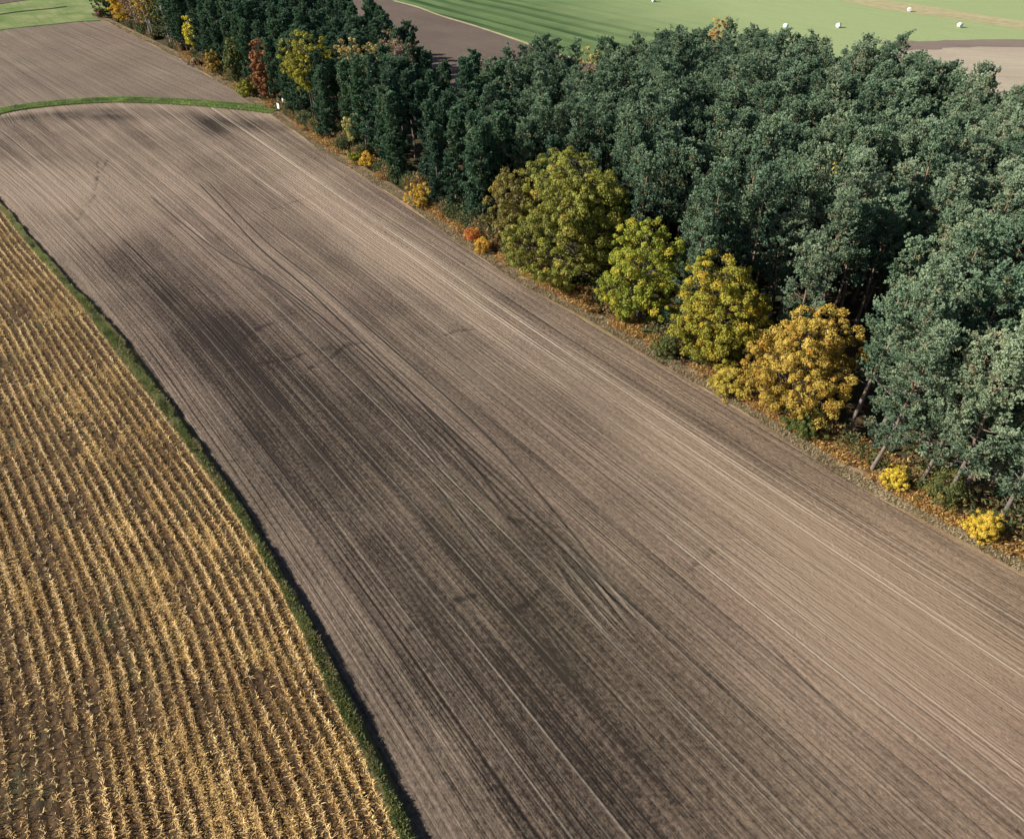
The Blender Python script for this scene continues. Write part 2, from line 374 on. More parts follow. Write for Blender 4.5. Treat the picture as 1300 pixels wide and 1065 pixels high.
grid_field('upper_field', np.arange(-400, -150, 1.2), np.arange(-60, 56, .25),
           lambda U, V, X, Y: (Y > ytrack(X) + 1.2) & (V < vwe(U) + .5) & (Y < np.interp(X, tlx, tly)) & (X > -260), h_upper, M['soil_far'], 0.0)

# main ploughed field
def wpts(L): return smooth_poly([at(*p) for p in L])
TRACKS = [  # (polyline in the photograph laid on the ground, half-width m, depth, tread, darkness)
    ([(250, 230), (280, 262), (330, 315), (380, 358), (430, 405), (500, 475), (560, 538), (610, 600), (650, 655), (690, 720)], .13, .04, .2, .9),
    ([(262, 228), (300, 268), (340, 308), (395, 352), (450, 400), (520, 462), (585, 520), (640, 575), (720, 668), (800, 770)], .12, .04, .2, .8),
    ([(190, 248), (240, 290), (290, 328), (340, 352), (400, 396), (455, 440), (530, 505), (610, 580), (690, 655)], .13, .04, .2, .8),
    ([(232, 258), (265, 290), (310, 330), (370, 382), (430, 438), (500, 510), (560, 585), (610, 655)], .11, .03, .2, .6),
    ([(300, 320), (360, 372), (430, 440), (490, 505), (545, 575), (600, 660)], .10, .03, .1, .6),
    ([(330, 345), (400, 404), (470, 468), (560, 560), (640, 655), (700, 740)], .10, .03, .1, .6),
    ([(360, 350), (440, 412), (540, 500), (640, 590), (730, 690)], .10, .03, .1, .5),
    ([(700, 684), (740, 730), (790, 785), (830, 830), (852, 872)], .24, .05, 1., .28),
    ([(722, 690), (765, 740), (805, 790), (850, 845), (862, 882), (842, 905)], .22, .05, 1., .25),
    ([(700, 700), (730, 745), (770, 795), (812, 840), (838, 880), (862, 912)], .22, .05, 1., .25),
    ([(712, 690), (752, 738), (800, 800), (846, 868)], .07, .06, 0., .9), ([(706, 702), (744, 752), (786, 802), (820, 850)], .07, .05, 0., .8),
    ([(840, 880), (880, 925), (930, 985)], .16, .05, .3, .5),
    ([(550, 610), (610, 690), (660, 750), (705, 812), (760, 890)], .12, .04, .2, .6),
    ([(180, 480), (230, 540), (300, 640), (360, 745), (420, 850), (470, 960)], .12, .04, .1, .5),
    ([(960, 800), (1010, 850), (1060, 900), (1130, 970)], .14, .05, .2, .6),
    ([(770, 870), (800, 910), (850, 1000)], .14, .05, .2, .5),
]
CRACKS = [[(136, 203), (122, 230), (117, 255), (95, 265)], [(125, 205), (118, 252), (90, 290)], [(280, 472), (330, 462), (380, 452), (425, 440)],
          [(300, 452), (312, 428), (345, 410)], [(390, 470), (440, 440), (470, 435)], [(520, 800), (555, 775), (600, 755)], [(655, 778), (685, 755), (712, 728)],
          [(560, 425), (600, 418)], [(650, 660), (690, 672), (700, 640)], [(230, 610), (262, 590), (300, 585)], [(880, 720), (905, 700)], [(335, 270), (380, 255), (420, 240)]]
def h_field(U, V, X, Y):
    s = s_of(U, V); wob = .25 * (vnoise1(U * .05, 9) - .5)
    ss = s + wob
    h = .03 * (vnoise1(ss * 1.3, 21) - .5) + .030 * (vnoise1(ss * 3.1, 22) - .5) + .028 * (vnoise1(ss * 7.3, 23) - .5)
    h = h * (.6 + .8 * vnoise2(U * .02, ss * .3, 31))
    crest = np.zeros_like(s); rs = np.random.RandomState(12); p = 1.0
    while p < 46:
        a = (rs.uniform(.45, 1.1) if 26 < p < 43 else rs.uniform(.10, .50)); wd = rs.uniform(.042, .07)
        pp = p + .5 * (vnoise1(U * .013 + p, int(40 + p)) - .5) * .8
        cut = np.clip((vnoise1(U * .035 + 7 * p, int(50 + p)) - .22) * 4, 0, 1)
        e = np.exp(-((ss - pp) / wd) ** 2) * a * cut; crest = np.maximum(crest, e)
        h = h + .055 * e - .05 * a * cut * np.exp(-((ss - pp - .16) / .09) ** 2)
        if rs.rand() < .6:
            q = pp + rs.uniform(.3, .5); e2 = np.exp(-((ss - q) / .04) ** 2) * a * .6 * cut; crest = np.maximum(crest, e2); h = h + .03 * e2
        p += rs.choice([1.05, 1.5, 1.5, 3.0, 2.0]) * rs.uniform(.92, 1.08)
    fur = np.zeros_like(s); p = .8     # narrow dark furrows left by the drill
    while p < 46:
        a = rs.uniform(.3, 1.0) * (.6 if p > 32 else 1.0); wd = rs.uniform(.045, .08)
        pp = p + .3 * (vnoise1(U * .016 + p * 3, int(80 + p)) - .5); cut = np.clip((vnoise1(U * .03 + 5 * p, int(90 + p)) - .30) * 4, 0, 1)
        e = np.exp(-((ss - pp) / wd) ** 2) * a * cut; fur = np.maximum(fur, e); h = h - .05 * e
        p += rs.choice([.5, .75, .75, 1.5]) * rs.uniform(.9, 1.1)
    clod = fbm2(X * 2.2, Y * 2.2, 60, 2) - .5; h = h + .05 * clod
    # darker and paler bands and patches of the soil colour
    soil_dark = .435 + 0 * s
    def blob(x, y, rx, ry, a, ang=None):
        nonlocal soil_dark
        bu, bv = uv(*at(x, y)); soil_dark = soil_dark + a * np.exp(-((U - bu) / rx) ** 2 - ((V - bv) / ry) ** 2)
    dband, _ = poly_dist(X, Y, wpts([(150, 330), (250, 420), (360, 500), (480, 620), (600, 740), (700, 850), (760, 1000)]))
    wd_b = 7.5 + 3.5 * np.clip((U + 90) / 60, 0, 1)
    soil_dark = soil_dark + (.52 - .12 * np.clip((U + 70) / 60, 0, 1)) * np.exp(-(dband / wd_b) ** 2) * (.75 + .5 * fbm2(U * .06, V * .35, 88, 3))
    blob(430, 330, 26, 1.8, .14); blob(540, 470, 26, 2.6, .16); blob(270, 160, 9, 4, .34); blob(170, 178, 16, 3, .15); blob(60, 190, 10, 5, .16); blob(30, 168, 12, 6, .18)
    blob(480, 870, 10, 5, .10); blob(100, 250, 24, 7, -.30); blob(20, 235, 12, 6, -.28); blob(200, 225, 24, 6, -.24); blob(450, 290, 36, 3.2, -.40); blob(400, 225, 30, 4, -.24); blob(1180, 820, 10, 13, -.42)
    blob(900, 620, 14, 4, -.22); blob(500, 330, 20, 2.2, -.2); blob(980, 760, 10, 5, -.18); blob(1000, 640, 12, 5, -.22); blob(190, 400, 20, 3, -.12); blob(380, 870, 12, 2, -.12)
    edge = np.exp(-((V - vdr(U) - 2) / 2.5) ** 2); soil_dark = soil_dark - .14 * edge
    soil_dark = soil_dark + .03 * np.exp(-((V - vwe(U)) / 6.0) ** 2)
    hd = Y - ytrack(X)   # headland below the track
    band = np.exp(-((hd + 11) / 4.0) ** 2) * fbm2(X * .12, Y * .3, 77, 3); soil_dark = soil_dark + .5 * band
    soil_dark = soil_dark - .25 * np.exp(-((hd + 4) / 3.0) ** 2)
    soil_dark = soil_dark + .32 * (fbm2(U * .03, V * .30, 91, 4) - .5) + .16 * (fbm2(U * .3, V * .5, 95, 3) - .5)
    tr = np.zeros_like(s); tread = np.zeros_like(s); along = np.zeros_like(s)
    for L, wd, dep, td, dk in TRACKS:
        P = wpts(L); d, al = poly_dist(X, Y, P); tot = al.max()
        fade = np.clip(al / 2.5, 0, 1) * np.clip((tot - al) / 9, 0, 1)
        m = np.clip(1.5 - d / wd, 0, 1) * fade; tr = np.maximum(tr, m * dk); tread = np.where(m * td > tread, m * td, tread); along = np.where(d < wd * 3, al, along)
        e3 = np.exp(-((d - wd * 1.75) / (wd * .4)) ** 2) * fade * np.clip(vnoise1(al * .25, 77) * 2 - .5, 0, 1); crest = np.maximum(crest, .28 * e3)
        h = h - dep * m + dep * .6 * e3
    for i, L in enumerate(CRACKS):
        P = wpts(L); jx = .9 * (fbm2(X * .5, Y * .5, 200 + i, 3) - .5); jy = .9 * (fbm2(X * .5, Y * .5, 300 + i, 3) - .5)
        d, al = poly_dist(X + jx, Y + jy, P); m = np.exp(-(d / .22) ** 2) * (vnoise1(al * .8, 310 + i) > .35); soil_dark = soil_dark + .35 * m; h = h - .03 * m
    soil_dark = soil_dark + .42 * fur
    warm = np.clip((X + 5) / 45, 0, 1) * .8
    green = np.clip(np.exp(-(((U + 28) / 16) ** 2 + ((V - 24) / 9) ** 2)) * .16 * fbm2(U * .3, V * 1.2, 400, 3), 0, 1)
    h = h - .12 * np.exp(-((V - vdr(U)) / .5) ** 2)
    return h, dict(s=ss, crest=np.clip(crest, 0, 1), soil_dark=soil_dark, track=np.clip(tr, 0, 1), tread=tread, along=along, warm=warm, green=green)
us = np.concatenate([np.arange(-225, -110, .6), np.arange(-110, -60, .42), np.arange(-60, 36, .28)])
vs = np.linspace(0, 1, 960)
def fcurve(U, T):
    a = vdr(U) - .1; b_ = vwe(U) + .6; return a + (b_ - a) * T
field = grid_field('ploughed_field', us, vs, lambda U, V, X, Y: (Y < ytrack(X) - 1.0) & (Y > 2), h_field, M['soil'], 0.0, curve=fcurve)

# corn field ground with low ridges under the rows
ROW = 0.80
def h_corn(U, V, X, Y):
    s = V - vdl(U); return .05 * np.cos(2 * np.pi * s / ROW) + .10 * (fbm2(X * .8, Y * .8, 500, 3) - .5) - .02, {}
grid_field('corn_field', np.concatenate([np.arange(-185, -70, .8), np.arange(-70, 15, .35)]), np.concatenate([np.arange(-70, -32, .5), np.arange(-32, .01, .1)]),
           lambda U, V, X, Y: (Y > 4) & (X > -130), h_corn, M['corn_ground'], 0.12, curve=lambda U, T: vdl(U) + T)
# bank of the ditch
def h_bank(U, V, X, Y):
    a = vdl(U); b_ = vdr(U); t = (V - a) / (b_ - a)
    nr = .35 + .65 * np.clip((U + 70) / 40, 0, 1); return .10 + .20 * nr * np.clip(1 - (np.abs(t - .55) / .5) ** 2, 0, 1) - .22 * np.clip((t - .8) / .2, 0, 1) + .10 * (fbm2(X * .9, Y * .9, 510, 3) - .5), {}
grid_field('grass_bank', np.arange(-215, 25, .4), np.linspace(-.06, 1.04, 16), lambda U, V, X, Y: (Y > 4), h_bank, M['bank_ground'], 0.0, curve=lambda U, T: vdl(U) + (vdr(U) - vdl(U)) * T)
# grass track across the top, and the verge along the wood
def strip_mesh(name, P, wd, mat, z0, hump=.1):
    P = np.array(P); T = np.gradient(P, axis=0); T /= np.linalg.norm(T, axis=1)[:, None]; N = np.stack([-T[:, 1], T[:, 0]], 1); n = len(P); m = 9
    t = np.linspace(-1, 1, m); X = P[:, None, 0] + N[:, None, 0] * t[None] * wd / 2; Y = P[:, None, 1] + N[:, None, 1] * t[None] * wd / 2
    Z = z0 + hump * (1 - t[None] ** 2) + .06 * (fbm2(X, Y, 520, 2) - .5)
    idx = np.arange(n * m).reshape(n, m); F = np.stack([idx[:-1, :-1], idx[1:, :-1], idx[1:, 1:], idx[:-1, 1:]], -1).reshape(-1, 4)
    return tag(link(name, np_mesh(name, np.stack([X, Y, Z], -1).reshape(-1, 3), F, mat, smooth=True)), kind='structure')
fine_trk = smooth_poly(TRK, 4)
strip_mesh('grass_track', fine_trk, 4.6, M['verge_ground'], .02)
wood_edge = [xy(a, vwe(a)) for a in np.linspace(-312, 12, 420)]
strip_mesh('wood_verge', [xy(*(a, vwe(a) + .9)) for a in np.linspace(-312, 12, 420)], 2.6, M['dry_ground'], .03, .12)

# ------------------------------------------------------------------ blades: grass, straw, bracken (uncountable)
def blades(P, rng, L, W, up, name, mat, bend=.3, seg=1, tone=None, tone_var=.25, alt=None):
    """P (n,3) foot points; up: mean elevation of the blade (0 flat .. 1 upright); one triangle or a bent quad pair each"""
    n = len(P); az = rng.rand(n) * 2 * np.pi; el = np.clip(up + bend * (rng.rand(n) - .5) * 2, .02, 1) * np.pi / 2
    D = np.stack([np.cos(az) * np.cos(el), np.sin(az) * np.cos(el), np.sin(el)], 1)
    a2 = rng.rand(n) * 2 * np.pi; S = np.stack([np.cos(a2), np.sin(a2), .25 * (rng.rand(n) - .5)], 1)
    L = L * (.6 + .8 * rng.rand(n))[:, None]; W = W * (.7 + .6 * rng.rand(n))[:, None]
    mid = P + D * L * .55; tip = P + D * L - np.array([0, 0, 1]) * L * .18 * (1 - up)
    V = np.stack([P - S * W * .35, P + S * W * .35, mid + S * W * .5, tip, mid - S * W * .5], 1).reshape(-1, 3)
    b0 = np.arange(n) * 5
    F = np.concatenate([np.stack([b0, b0 + 1, b0 + 2, b0 + 4], 1), np.stack([b0 + 4, b0 + 2, b0 + 3, b0 + 3], 1)])
    # second as degenerate-free: use triangles instead
    Ft = np.concatenate([np.stack([b0, b0 + 1, b0 + 2], 1), np.stack([b0, b0 + 2, b0 + 4], 1), np.stack([b0 + 4, b0 + 2, b0 + 3], 1)])
    t = (np.full(n, .5) if tone is None else tone) + tone_var * (rng.rand(n) - .5) * 2
    al = rng.rand(n) if alt is None else alt
    me = np_mesh(name, V, Ft, mat, {'tone': ('FACE', np.tile(np.clip(t, 0, 1), 3)), 'alt': ('FACE', np.tile(al, 3))})
    return me
def in_view(X, Y, mx=40, my=40):
    d = Y * math.cos(PITCH) + CAM_H * math.sin(PITCH); up = Y * math.sin(PITCH) - CAM_H * math.cos(PITCH)
    px = 650 + FPX * X / d; py = 487.5 - FPX * up / d
    return (px > -mx) & (px < 1300 + mx) & (py > -my) & (py < 1065 + my), d
rng = np.random.RandomState(7)
# corn stubble rows
HOLES = [(6, 840, 2.0), (62, 945, 2.2), (10, 940, 1.8), (100, 970, 1.2), (30, 1010, 2.0), (150, 800, .9), (118, 880, .8), (175, 640, .9), (90, 560, .9), (20, 400, 1.2), (240, 770, .7), (300, 720, .6), (60, 700, 1.2), (185, 900, .7), (95, 650, 1.0), (140, 560, .8), (265, 900, .7), (330, 870, .7), (215, 700, .7)]
def corn_hole(X, Y):
    m = np.zeros(X.shape)
    for a, b_, q in HOLES:
        hx, hy = at(a, b_); du_, dv_ = uv(X - hx, Y - hy); m = np.maximum(m, np.exp(-(du_ / (q * 2.6)) ** 2 - (dv_ / (q * .8)) ** 2))
    return np.clip(m * 2 * (.4 + fbm2(X * 1.1, Y * 1.1, 605, 2)), 0, 1)
def corn():
    P = []; tn = []
    u0 = np.arange(-150, 12, .085)
    for k in range(0, 75):
        u_ = u0 + rng.rand(len(u0)) * .08; s = -(k * ROW - .12) + .10 * (rng.rand(len(u0)) - .5) + .16 * (vnoise1(u_ * .12 + k * 3, 600 + k % 7) - .5)
        v = vdl(u_) + s; X, Y = xy(u_, v); ok, d = in_view(X, Y); ok &= (Y > 8) 
        dens = np.where(d < 65, 1, .62); ok &= rng.rand(len(X)) < dens * (.55 + .6 * (vnoise1(u_ * .35 + k * 11, 611) > .2)) * (1 - .7 * corn_hole(X, Y))
        X, Y, uu = X[ok], Y[ok], u_[ok]
        rk = .30 * (rng.rand() - .5) + (.42 if k % 4 == 1 else (-.12 if k % 4 == 3 else 0))
        P.append(np.stack([X, Y, np.full(len(X), .10)], 1)); tn.append(np.full(len(X), .45 + rk) + .6 * (vnoise2(X * .25, Y * .25, 612) - .5))
    return np.concatenate(P), np.concatenate(tn)
P, tn = corn()
print('corn stalks', len(P))
me1 = blades(P, rng, .44, .055, .80, 'corn_stalks', M['stubs'], .20, tone=tn)
P2 = np.repeat(P, 3, axis=0) + rng.normal(0, .05, (len(P) * 3, 3)) * [1, 1, .3]; P2[:, 2] = .13 + rng.rand(len(P2)) * .26
me2 = blades(P2, rng, .28, .042, .22, 'corn_husks', M['straw'], .22, tone=np.repeat(tn, 3) + .26)
# litter between rows, in flattened wads
def litter(n):
    U = rng.uniform(-150, 10, n); k = rng.uniform(0, 46, n); v = vdl(U) - k; X, Y = xy(U, v); ok, d = in_view(X, Y); ok &= (Y > 8)
    ph = np.abs(((k + .12) / ROW) % 1 - .5) * 2     # 1 on the row, 0 between
    dn = fbm2(X * .28, Y * .28, 620, 4); fx = fbm2(U * .35, k * 1.2, 640, 3)
    p = np.clip((dn - .42) * 4.5, .05, 1) * np.clip((fx - .42) * 5, .02, 1) * np.where(ph < .4, .42, 1) + .3 * (ph > .7)
    p = p * (1 - .95 * corn_hole(X, Y)); p = np.maximum(p, .10 * (1 - .8 * corn_hole(X, Y))); ok &= rng.rand(n) < p * np.where(d < 60, 1, .55)
    return np.stack([X, Y, .11 + rng.rand(n) * .10 * dn], 1)[ok], dn[ok]
P3, d3 = litter(3000000); print('litter', len(P3))
me3 = blades(P3, rng, .19, .045, .10, 'corn_litter', M['straw'], .14, tone=-.20 + 1.0 * d3)
o = link('corn_stubble', me1); tag(o, 'rows of cut golden corn stalks standing across the field at lower left', 'corn stubble', kind='stuff')
o = link('corn_straw', me3); tag(o, 'golden brown chopped leaves lying between the rows of corn stubble', 'straw', kind='stuff')
o = link('corn_husks', me2); tag(o, 'dry husks and torn leaves hanging on the cut corn stalks', 'corn husks', kind='stuff')

# grass and weeds on the ditch bank
def bank_pts(n, t0=.2, t1=.78):
    U = rng.uniform(-195, 12, n); t = rng.uniform(t0, t1, n); a = vdl(U); b_ = vdr(U); v = a + (b_ - a) * t; X, Y = xy(U, v)
    ok, d = in_view(X, Y); ok &= Y > 8; ok &= rng.rand(n) < np.where(d < 70, 1, .5); ok &= np.abs(t - .5 - .10 * (vnoise1(U * .4, 701) - .5)) < .06 + .27 * vnoise1(U * .55, 702) + .05 * rng.rand(n)
    Z = .08 + .20 * (.35 + .65 * np.clip((U + 70) / 40, 0, 1)) * np.clip(1 - (np.abs(t - .55) / .5) ** 2, 0, 1) - .15 * np.clip((t - .8) / .2, 0, 1)
    return np.stack([X, Y, Z], 1)[ok], U[ok], t[ok]
P, U_, t_ = bank_pts(420000); dn = fbm2(P[:, 0] * .45, P[:, 1] * .45, 650, 3)
lushness = np.clip((U_ + 105) / 30, 0, 1)       # far part pale and mown, near part dark weeds
tone = .78 - .36 * lushness + 1.5 * (dn - .5); hh = .22 + .25 * lushness * dn * 2
alt = np.clip(rng.rand(len(P)) * .8 + .5 * (np.abs(t_ - .78) < .12) * (vnoise1(U_ * .3, 660) > .45) + 1.2 * (fbm2(P[:, 0] * .3, P[:, 1] * .3, 661, 3) - .5), 0, 1)
keep = rng.rand(len(P)) < np.clip((fbm2(P[:, 0] * .7, P[:, 1] * .7, 652, 3) - .30) * 5, .1, 1); P, tone, alt = P[keep], tone[keep], alt[keep]
sel = t_[keep] > .62; tone = tone + .22 * sel
me = blades(P, rng, .34, .045, .62, 'verge_grass', M['verge'], .3, tone=tone, alt=alt)
tag(link('ditch_grass', me), 'green grass and weeds on the narrow bank between corn stubble and ploughed field', 'grass', kind='stuff')
P, U_, t_ = bank_pts(60000, .25, .7); dn = fbm2(P[:, 0] * .8, P[:, 1] * .8, 655, 3); ok = (dn > .52) & (U_ > -110); P = P[ok]
P[:, 2] += rng.rand(len(P)) * .28; me = blades(P, rng, .22, .11, .3, 'weed_leaves', M['green_leaf'], .4, tone=.1 + rng.rand(len(P)) * .5)
tag(link('ditch_weeds', me), 'dark green broad-leaved weeds in clumps along the ditch bank', 'weeds', kind='stuff')

# grass on the track
def along_strip(Pl, wd, n, keep=None):
    Pl = np.array(Pl); T = np.gradient(Pl, axis=0); T /= np.linalg.norm(T, axis=1)[:, None]; N = np.stack([-T[:, 1], T[:, 0]], 1)
    q = rng.rand(n) * (len(Pl) - 1.001); i = q.astype(int); f = (q - i)[:, None]; t = rng.uniform(-1, 1, n)
    base = Pl[i] * (1 - f) + Pl[i + 1] * f + N[i] * (t * wd / 2)[:, None]; ok, d = in_view(base[:, 0], base[:, 1])
    return base[ok], t[ok]
P, t_ = along_strip(fine_trk, 4.4, 60000); dn = fbm2(P[:, 0] * .3, P[:, 1] * .3, 670, 3)
P = np.c_[P, .08 + .1 * (1 - t_ ** 2)]; rut = np.exp(-((np.abs(t_) - .42) / .12) ** 2)
me = blades(P, rng, .28, .09, .5, 'track_grass', M['lush'], .3, tone=.5 + 1.3 * (dn - .5) - .4 * rut, alt=np.clip(rng.rand(len(P)) * .85 + .5 * (fbm2(P[:, 0] * .2, P[:, 1] * .5, 671, 3) - .42), 0, 1))
tag(link('track_grass', me), 'bright green grass on the curved track at the top of the ploughed field', 'grass', kind='stuff')
# dry verge grass along the wood
P, t_ = along_strip([xy(a, vwe(a) + .45 + .35 * math.sin(a * .21) * math.sin(a * .083)) for a in np.linspace(-312, 12, 420)], 1.5, 170000)
dn = fbm2(P[:, 0] * .5, P[:, 1] * .5, 680, 3); ok = dn + .12 * t_ * -1 > .30; P = np.c_[P, np.full(len(P), .1)]
me = blades(P[ok], rng, .34, .055, .4, 'dry_verge_grass', M['dry'], .3, tone=.45 + 1.0 * (dn[ok] - .5))
tag(link('verge_grass', me), 'dry straw-coloured grass in a thin line between ploughed field and wood', 'grass', kind='stuff')
# bracken and brush at the foot of the wood
U_ = rng.uniform(-230, 8, 340000); k = rng.uniform(.7, 5.2, len(U_)); v = vwe(U_) + k; X, Y = xy(U_, v); ok, d = in_view(X, Y)
dn = fbm2(X * .35, Y * .35, 690, 3); near = np.clip((U_ + 45) / 20, 0, 1)
ok &= (dn > .40 + .08 * (k < 1.5) - .12 * near) & (rng.rand(len(U_)) < np.where(near > .2, 1, .45))
P = np.stack([X, Y, .15 + rng.rand(len(X)) * .7 * dn * 1.6], 1)[ok]
me = blades(P, rng, .30, .09, .35, 'bracken_fronds', M['bracken'], .3, tone=.15 + .9 * dn[ok] * rng.rand(ok.sum()) + .1)
tag(link('bracken', me), 'rust brown bracken and dead brush at the foot of the wood edge', 'bracken', kind='stuff')

U_ = rng.uniform(-300, 4, 240000); k = 2.2 + 6 * rng.rand(len(U_)) ** 1.5; v = vwe(U_) + k; X, Y = xy(U_, v); ok, d = in_view(X, Y)
dn = fbm2(X * .25, Y * .25, 695, 3); ok &= (dn > .40); ok &= ~((X > 24) & (X < 36) & (k > 3.2)) & (rng.rand(len(U_)) < np.where(U_ > -75, .35, 1))
hgt = np.clip((dn - .36) * 9, .3, 2.4); P = np.stack([X, Y, .15 + rng.rand(len(X)) * hgt], 1)[ok]
me = blades(P, rng, .38, .17, .3, 'undergrowth_leaves', M['undergrowth'], .4, tone=rng.rand(ok.sum()) * .7 + .15, alt=np.clip(fbm2(P[:, 0] * .5, P[:, 1] * .5, 697, 2) + .35 * (rng.rand(ok.sum()) - .5), 0, 1))
tag(link('undergrowth', me), 'dark tangled undergrowth of brambles and saplings beneath the outer trees', 'undergrowth', kind='stuff')
# ------------------------------------------------------------------ trees
def tube(pts, rad, n=7):
    pts = np.array(pts, float); m = len(pts); T = np.gradient(pts, axis=0); T /= np.linalg.norm(T, axis=1)[:, None] + 1e-9
    ref = np.array([0, 0, 1.]) if abs(T[0][2]) < .8 else np.array([1., 0, 0])
    A = np.cross(T, ref); A /= np.linalg.norm(A, axis=1)[:, None] + 1e-9; B = np.cross(T, A)
    th = np.arange(n) / n * 2 * np.pi; rad = np.array(rad)[:, None, None]
    V = pts[:, None] + rad * (np.cos(th)[None, :, None] * A[:, None] + np.sin(th)[None, :, None] * B[:, None])
    idx = np.arange(m * n).reshape(m, n); nx = np.roll(idx, -1, 1)
    F = np.stack([idx[:-1], nx[:-1], nx[1:], idx[1:]], -1).reshape(-1, 4)
    return V.reshape(-1, 3), F
def join(parts):
    V = []; F = []; o = 0
    for v, f in parts: V.append(v); F.append(f + o); o += len(v)
    return np.concatenate(V), np.concatenate(F)
def unit(a): return a / (np.linalg.norm(a, axis=-1, keepdims=True) + 1e-9)

def pine_meshes(seed, H, cb, Rr, nl, mat, taper=0., tuft=10, blade=11, dead=3, bl=.28, bw=.052):
    r = np.random.RandomState(seed); parts = []
    lean = r.normal(0, .25, 2)
    def axis(z): return np.array([lean[0] * (z / H) ** 2 + .12 * math.sin(z * .5 + seed), lean[1] * (z / H) ** 2 + .12 * math.cos(z * .4 + seed), z])
    zs = np.linspace(-.2, H * .97, 12); parts.append(tube([axis(z) for z in zs], [.20 * (1 - .85 * max(z, 0) / H) * (1.25 if z < .3 else 1) for z in zs], 8))
    pads = []
    for i in range(nl):
        f = (i + r.rand() * .9) / nl; f = f ** .92; zt = cb + (H - cb) * f; az = i * 2.4 + r.rand() * .9
        prof = math.sin(math.pi * (.30 + .68 * f)) ** .8 * (1 - taper * f) * (.72 + .28 * math.sin(f * 15 + seed * 1.7)); ln = Rr * prof * r.uniform(.5, 1.2) + .2
        up = .3 + .7 * f + r.uniform(-.12, .12); z0 = zt - ln * up * .8
        d = np.array([math.cos(az), math.sin(az), 0]); p0 = axis(max(z0, .5)); side = np.array([-d[1], d[0], 0]) * r.normal(0, .12)
        pl = [p0 + (d + side * t) * ln * t + np.array([0, 0, ln * up * (t ** 1.4)]) for t in (0, .35, .7, 1)]
        rr = .045 * (1 - .5 * f) * (ln / 2 + .4); parts.append(tube(pl, [rr, rr * .75, rr * .5, rr * .25], 4))
        for t, s in ((.38, .75), (.62, 1.), (.85, 1.05), (1., .85)):
            if t < .5 and r.rand() < .45: continue
            c = p0 + (d + side * t) * ln * t + np.array([0, 0, ln * up * (t ** 1.4)]) + r.normal(0, .16, 3)
            dv_ = d + np.array([0, 0, .35 + up]); dv_ = dv_ / np.linalg.norm(dv_)
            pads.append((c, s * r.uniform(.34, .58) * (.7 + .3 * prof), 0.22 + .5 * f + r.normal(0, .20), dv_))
            for _ in range(r.randint(0, 3)):
                c2 = c + np.array([-d[1], d[0], 0]) * r.choice([-1, 1]) * r.uniform(.35, .95) + d * r.normal(0, .25) + np.array([0, 0, r.normal(.05, .2)])
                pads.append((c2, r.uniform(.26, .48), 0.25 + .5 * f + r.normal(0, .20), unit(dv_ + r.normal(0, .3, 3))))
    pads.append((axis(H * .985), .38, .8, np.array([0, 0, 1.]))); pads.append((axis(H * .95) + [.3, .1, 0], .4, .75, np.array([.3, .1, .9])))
    for i in range(dead):   # bare dead branches under the crown
        z0 = cb * r.uniform(.5, 1.05); az = r.rand() * 6.28; ln = r.uniform(.6, 1.5)
        d = np.array([math.cos(az), math.sin(az), .1 + .3 * r.rand()]); p0 = axis(z0); parts.append(tube([p0, p0 + d * ln * .5, p0 + d * ln], [.03, .02, .008], 4))
    Vt, Ft = join(parts)
    tm = np_mesh('pine_trunk', Vt, Ft, M['bark'], smooth=True)
    c = np.array([p[0] for p in pads]); pr = np.array([p[1] for p in pads]); pt = np.array([p[2] for p in pads]); pdv = np.array([p[3] for p in pads]); n = len(pads)
    # tufts over the upper shell of each pad
    nT = tuft; d = unit(r.normal(0, 1, (n, nT, 3)) + np.array([0, 0, .65])); rad = r.uniform(.55, 1.0, (n, nT, 1))
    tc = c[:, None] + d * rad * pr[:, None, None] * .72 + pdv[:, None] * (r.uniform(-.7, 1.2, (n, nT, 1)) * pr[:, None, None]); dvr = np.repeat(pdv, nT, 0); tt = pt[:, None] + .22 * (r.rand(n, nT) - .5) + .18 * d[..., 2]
    tc = tc.reshape(-1, 3); dd = d.reshape(-1, 3); tt = tt.reshape(-1); n2 = len(tc)
    bd = unit(dd[:, None] * .5 + dvr[:, None] * .75 + np.array([0, 0, .25]) + r.normal(0, .55, (n2, blade, 3)))
    sd = unit(np.cross(bd, r.normal(0, 1, (n2, blade, 3))))
    L = bl * r.uniform(.65, 1.2, (n2, blade, 1)); W = bw * r.uniform(.7, 1.3, (n2, blade, 1))
    p = tc[:, None] + np.zeros((1, blade, 1)); base = p - bd * L * .15
    V = np.stack([base + sd * W * .5, base + bd * L * .6 + sd * W, base + bd * L, base + bd * L * .5 - sd * W * .8], 2).reshape(-1, 3)
    k = np.arange(n2 * blade) * 4; F = np.stack([k, k + 1, k + 2, k + 3], 1)
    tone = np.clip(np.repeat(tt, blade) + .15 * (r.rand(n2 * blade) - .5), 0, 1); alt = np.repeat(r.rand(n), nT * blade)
    cm = np_mesh('pine_crown', V, F, mat, {'tone': ('FACE', tone), 'alt': ('FACE', alt)})
    return tm, cm

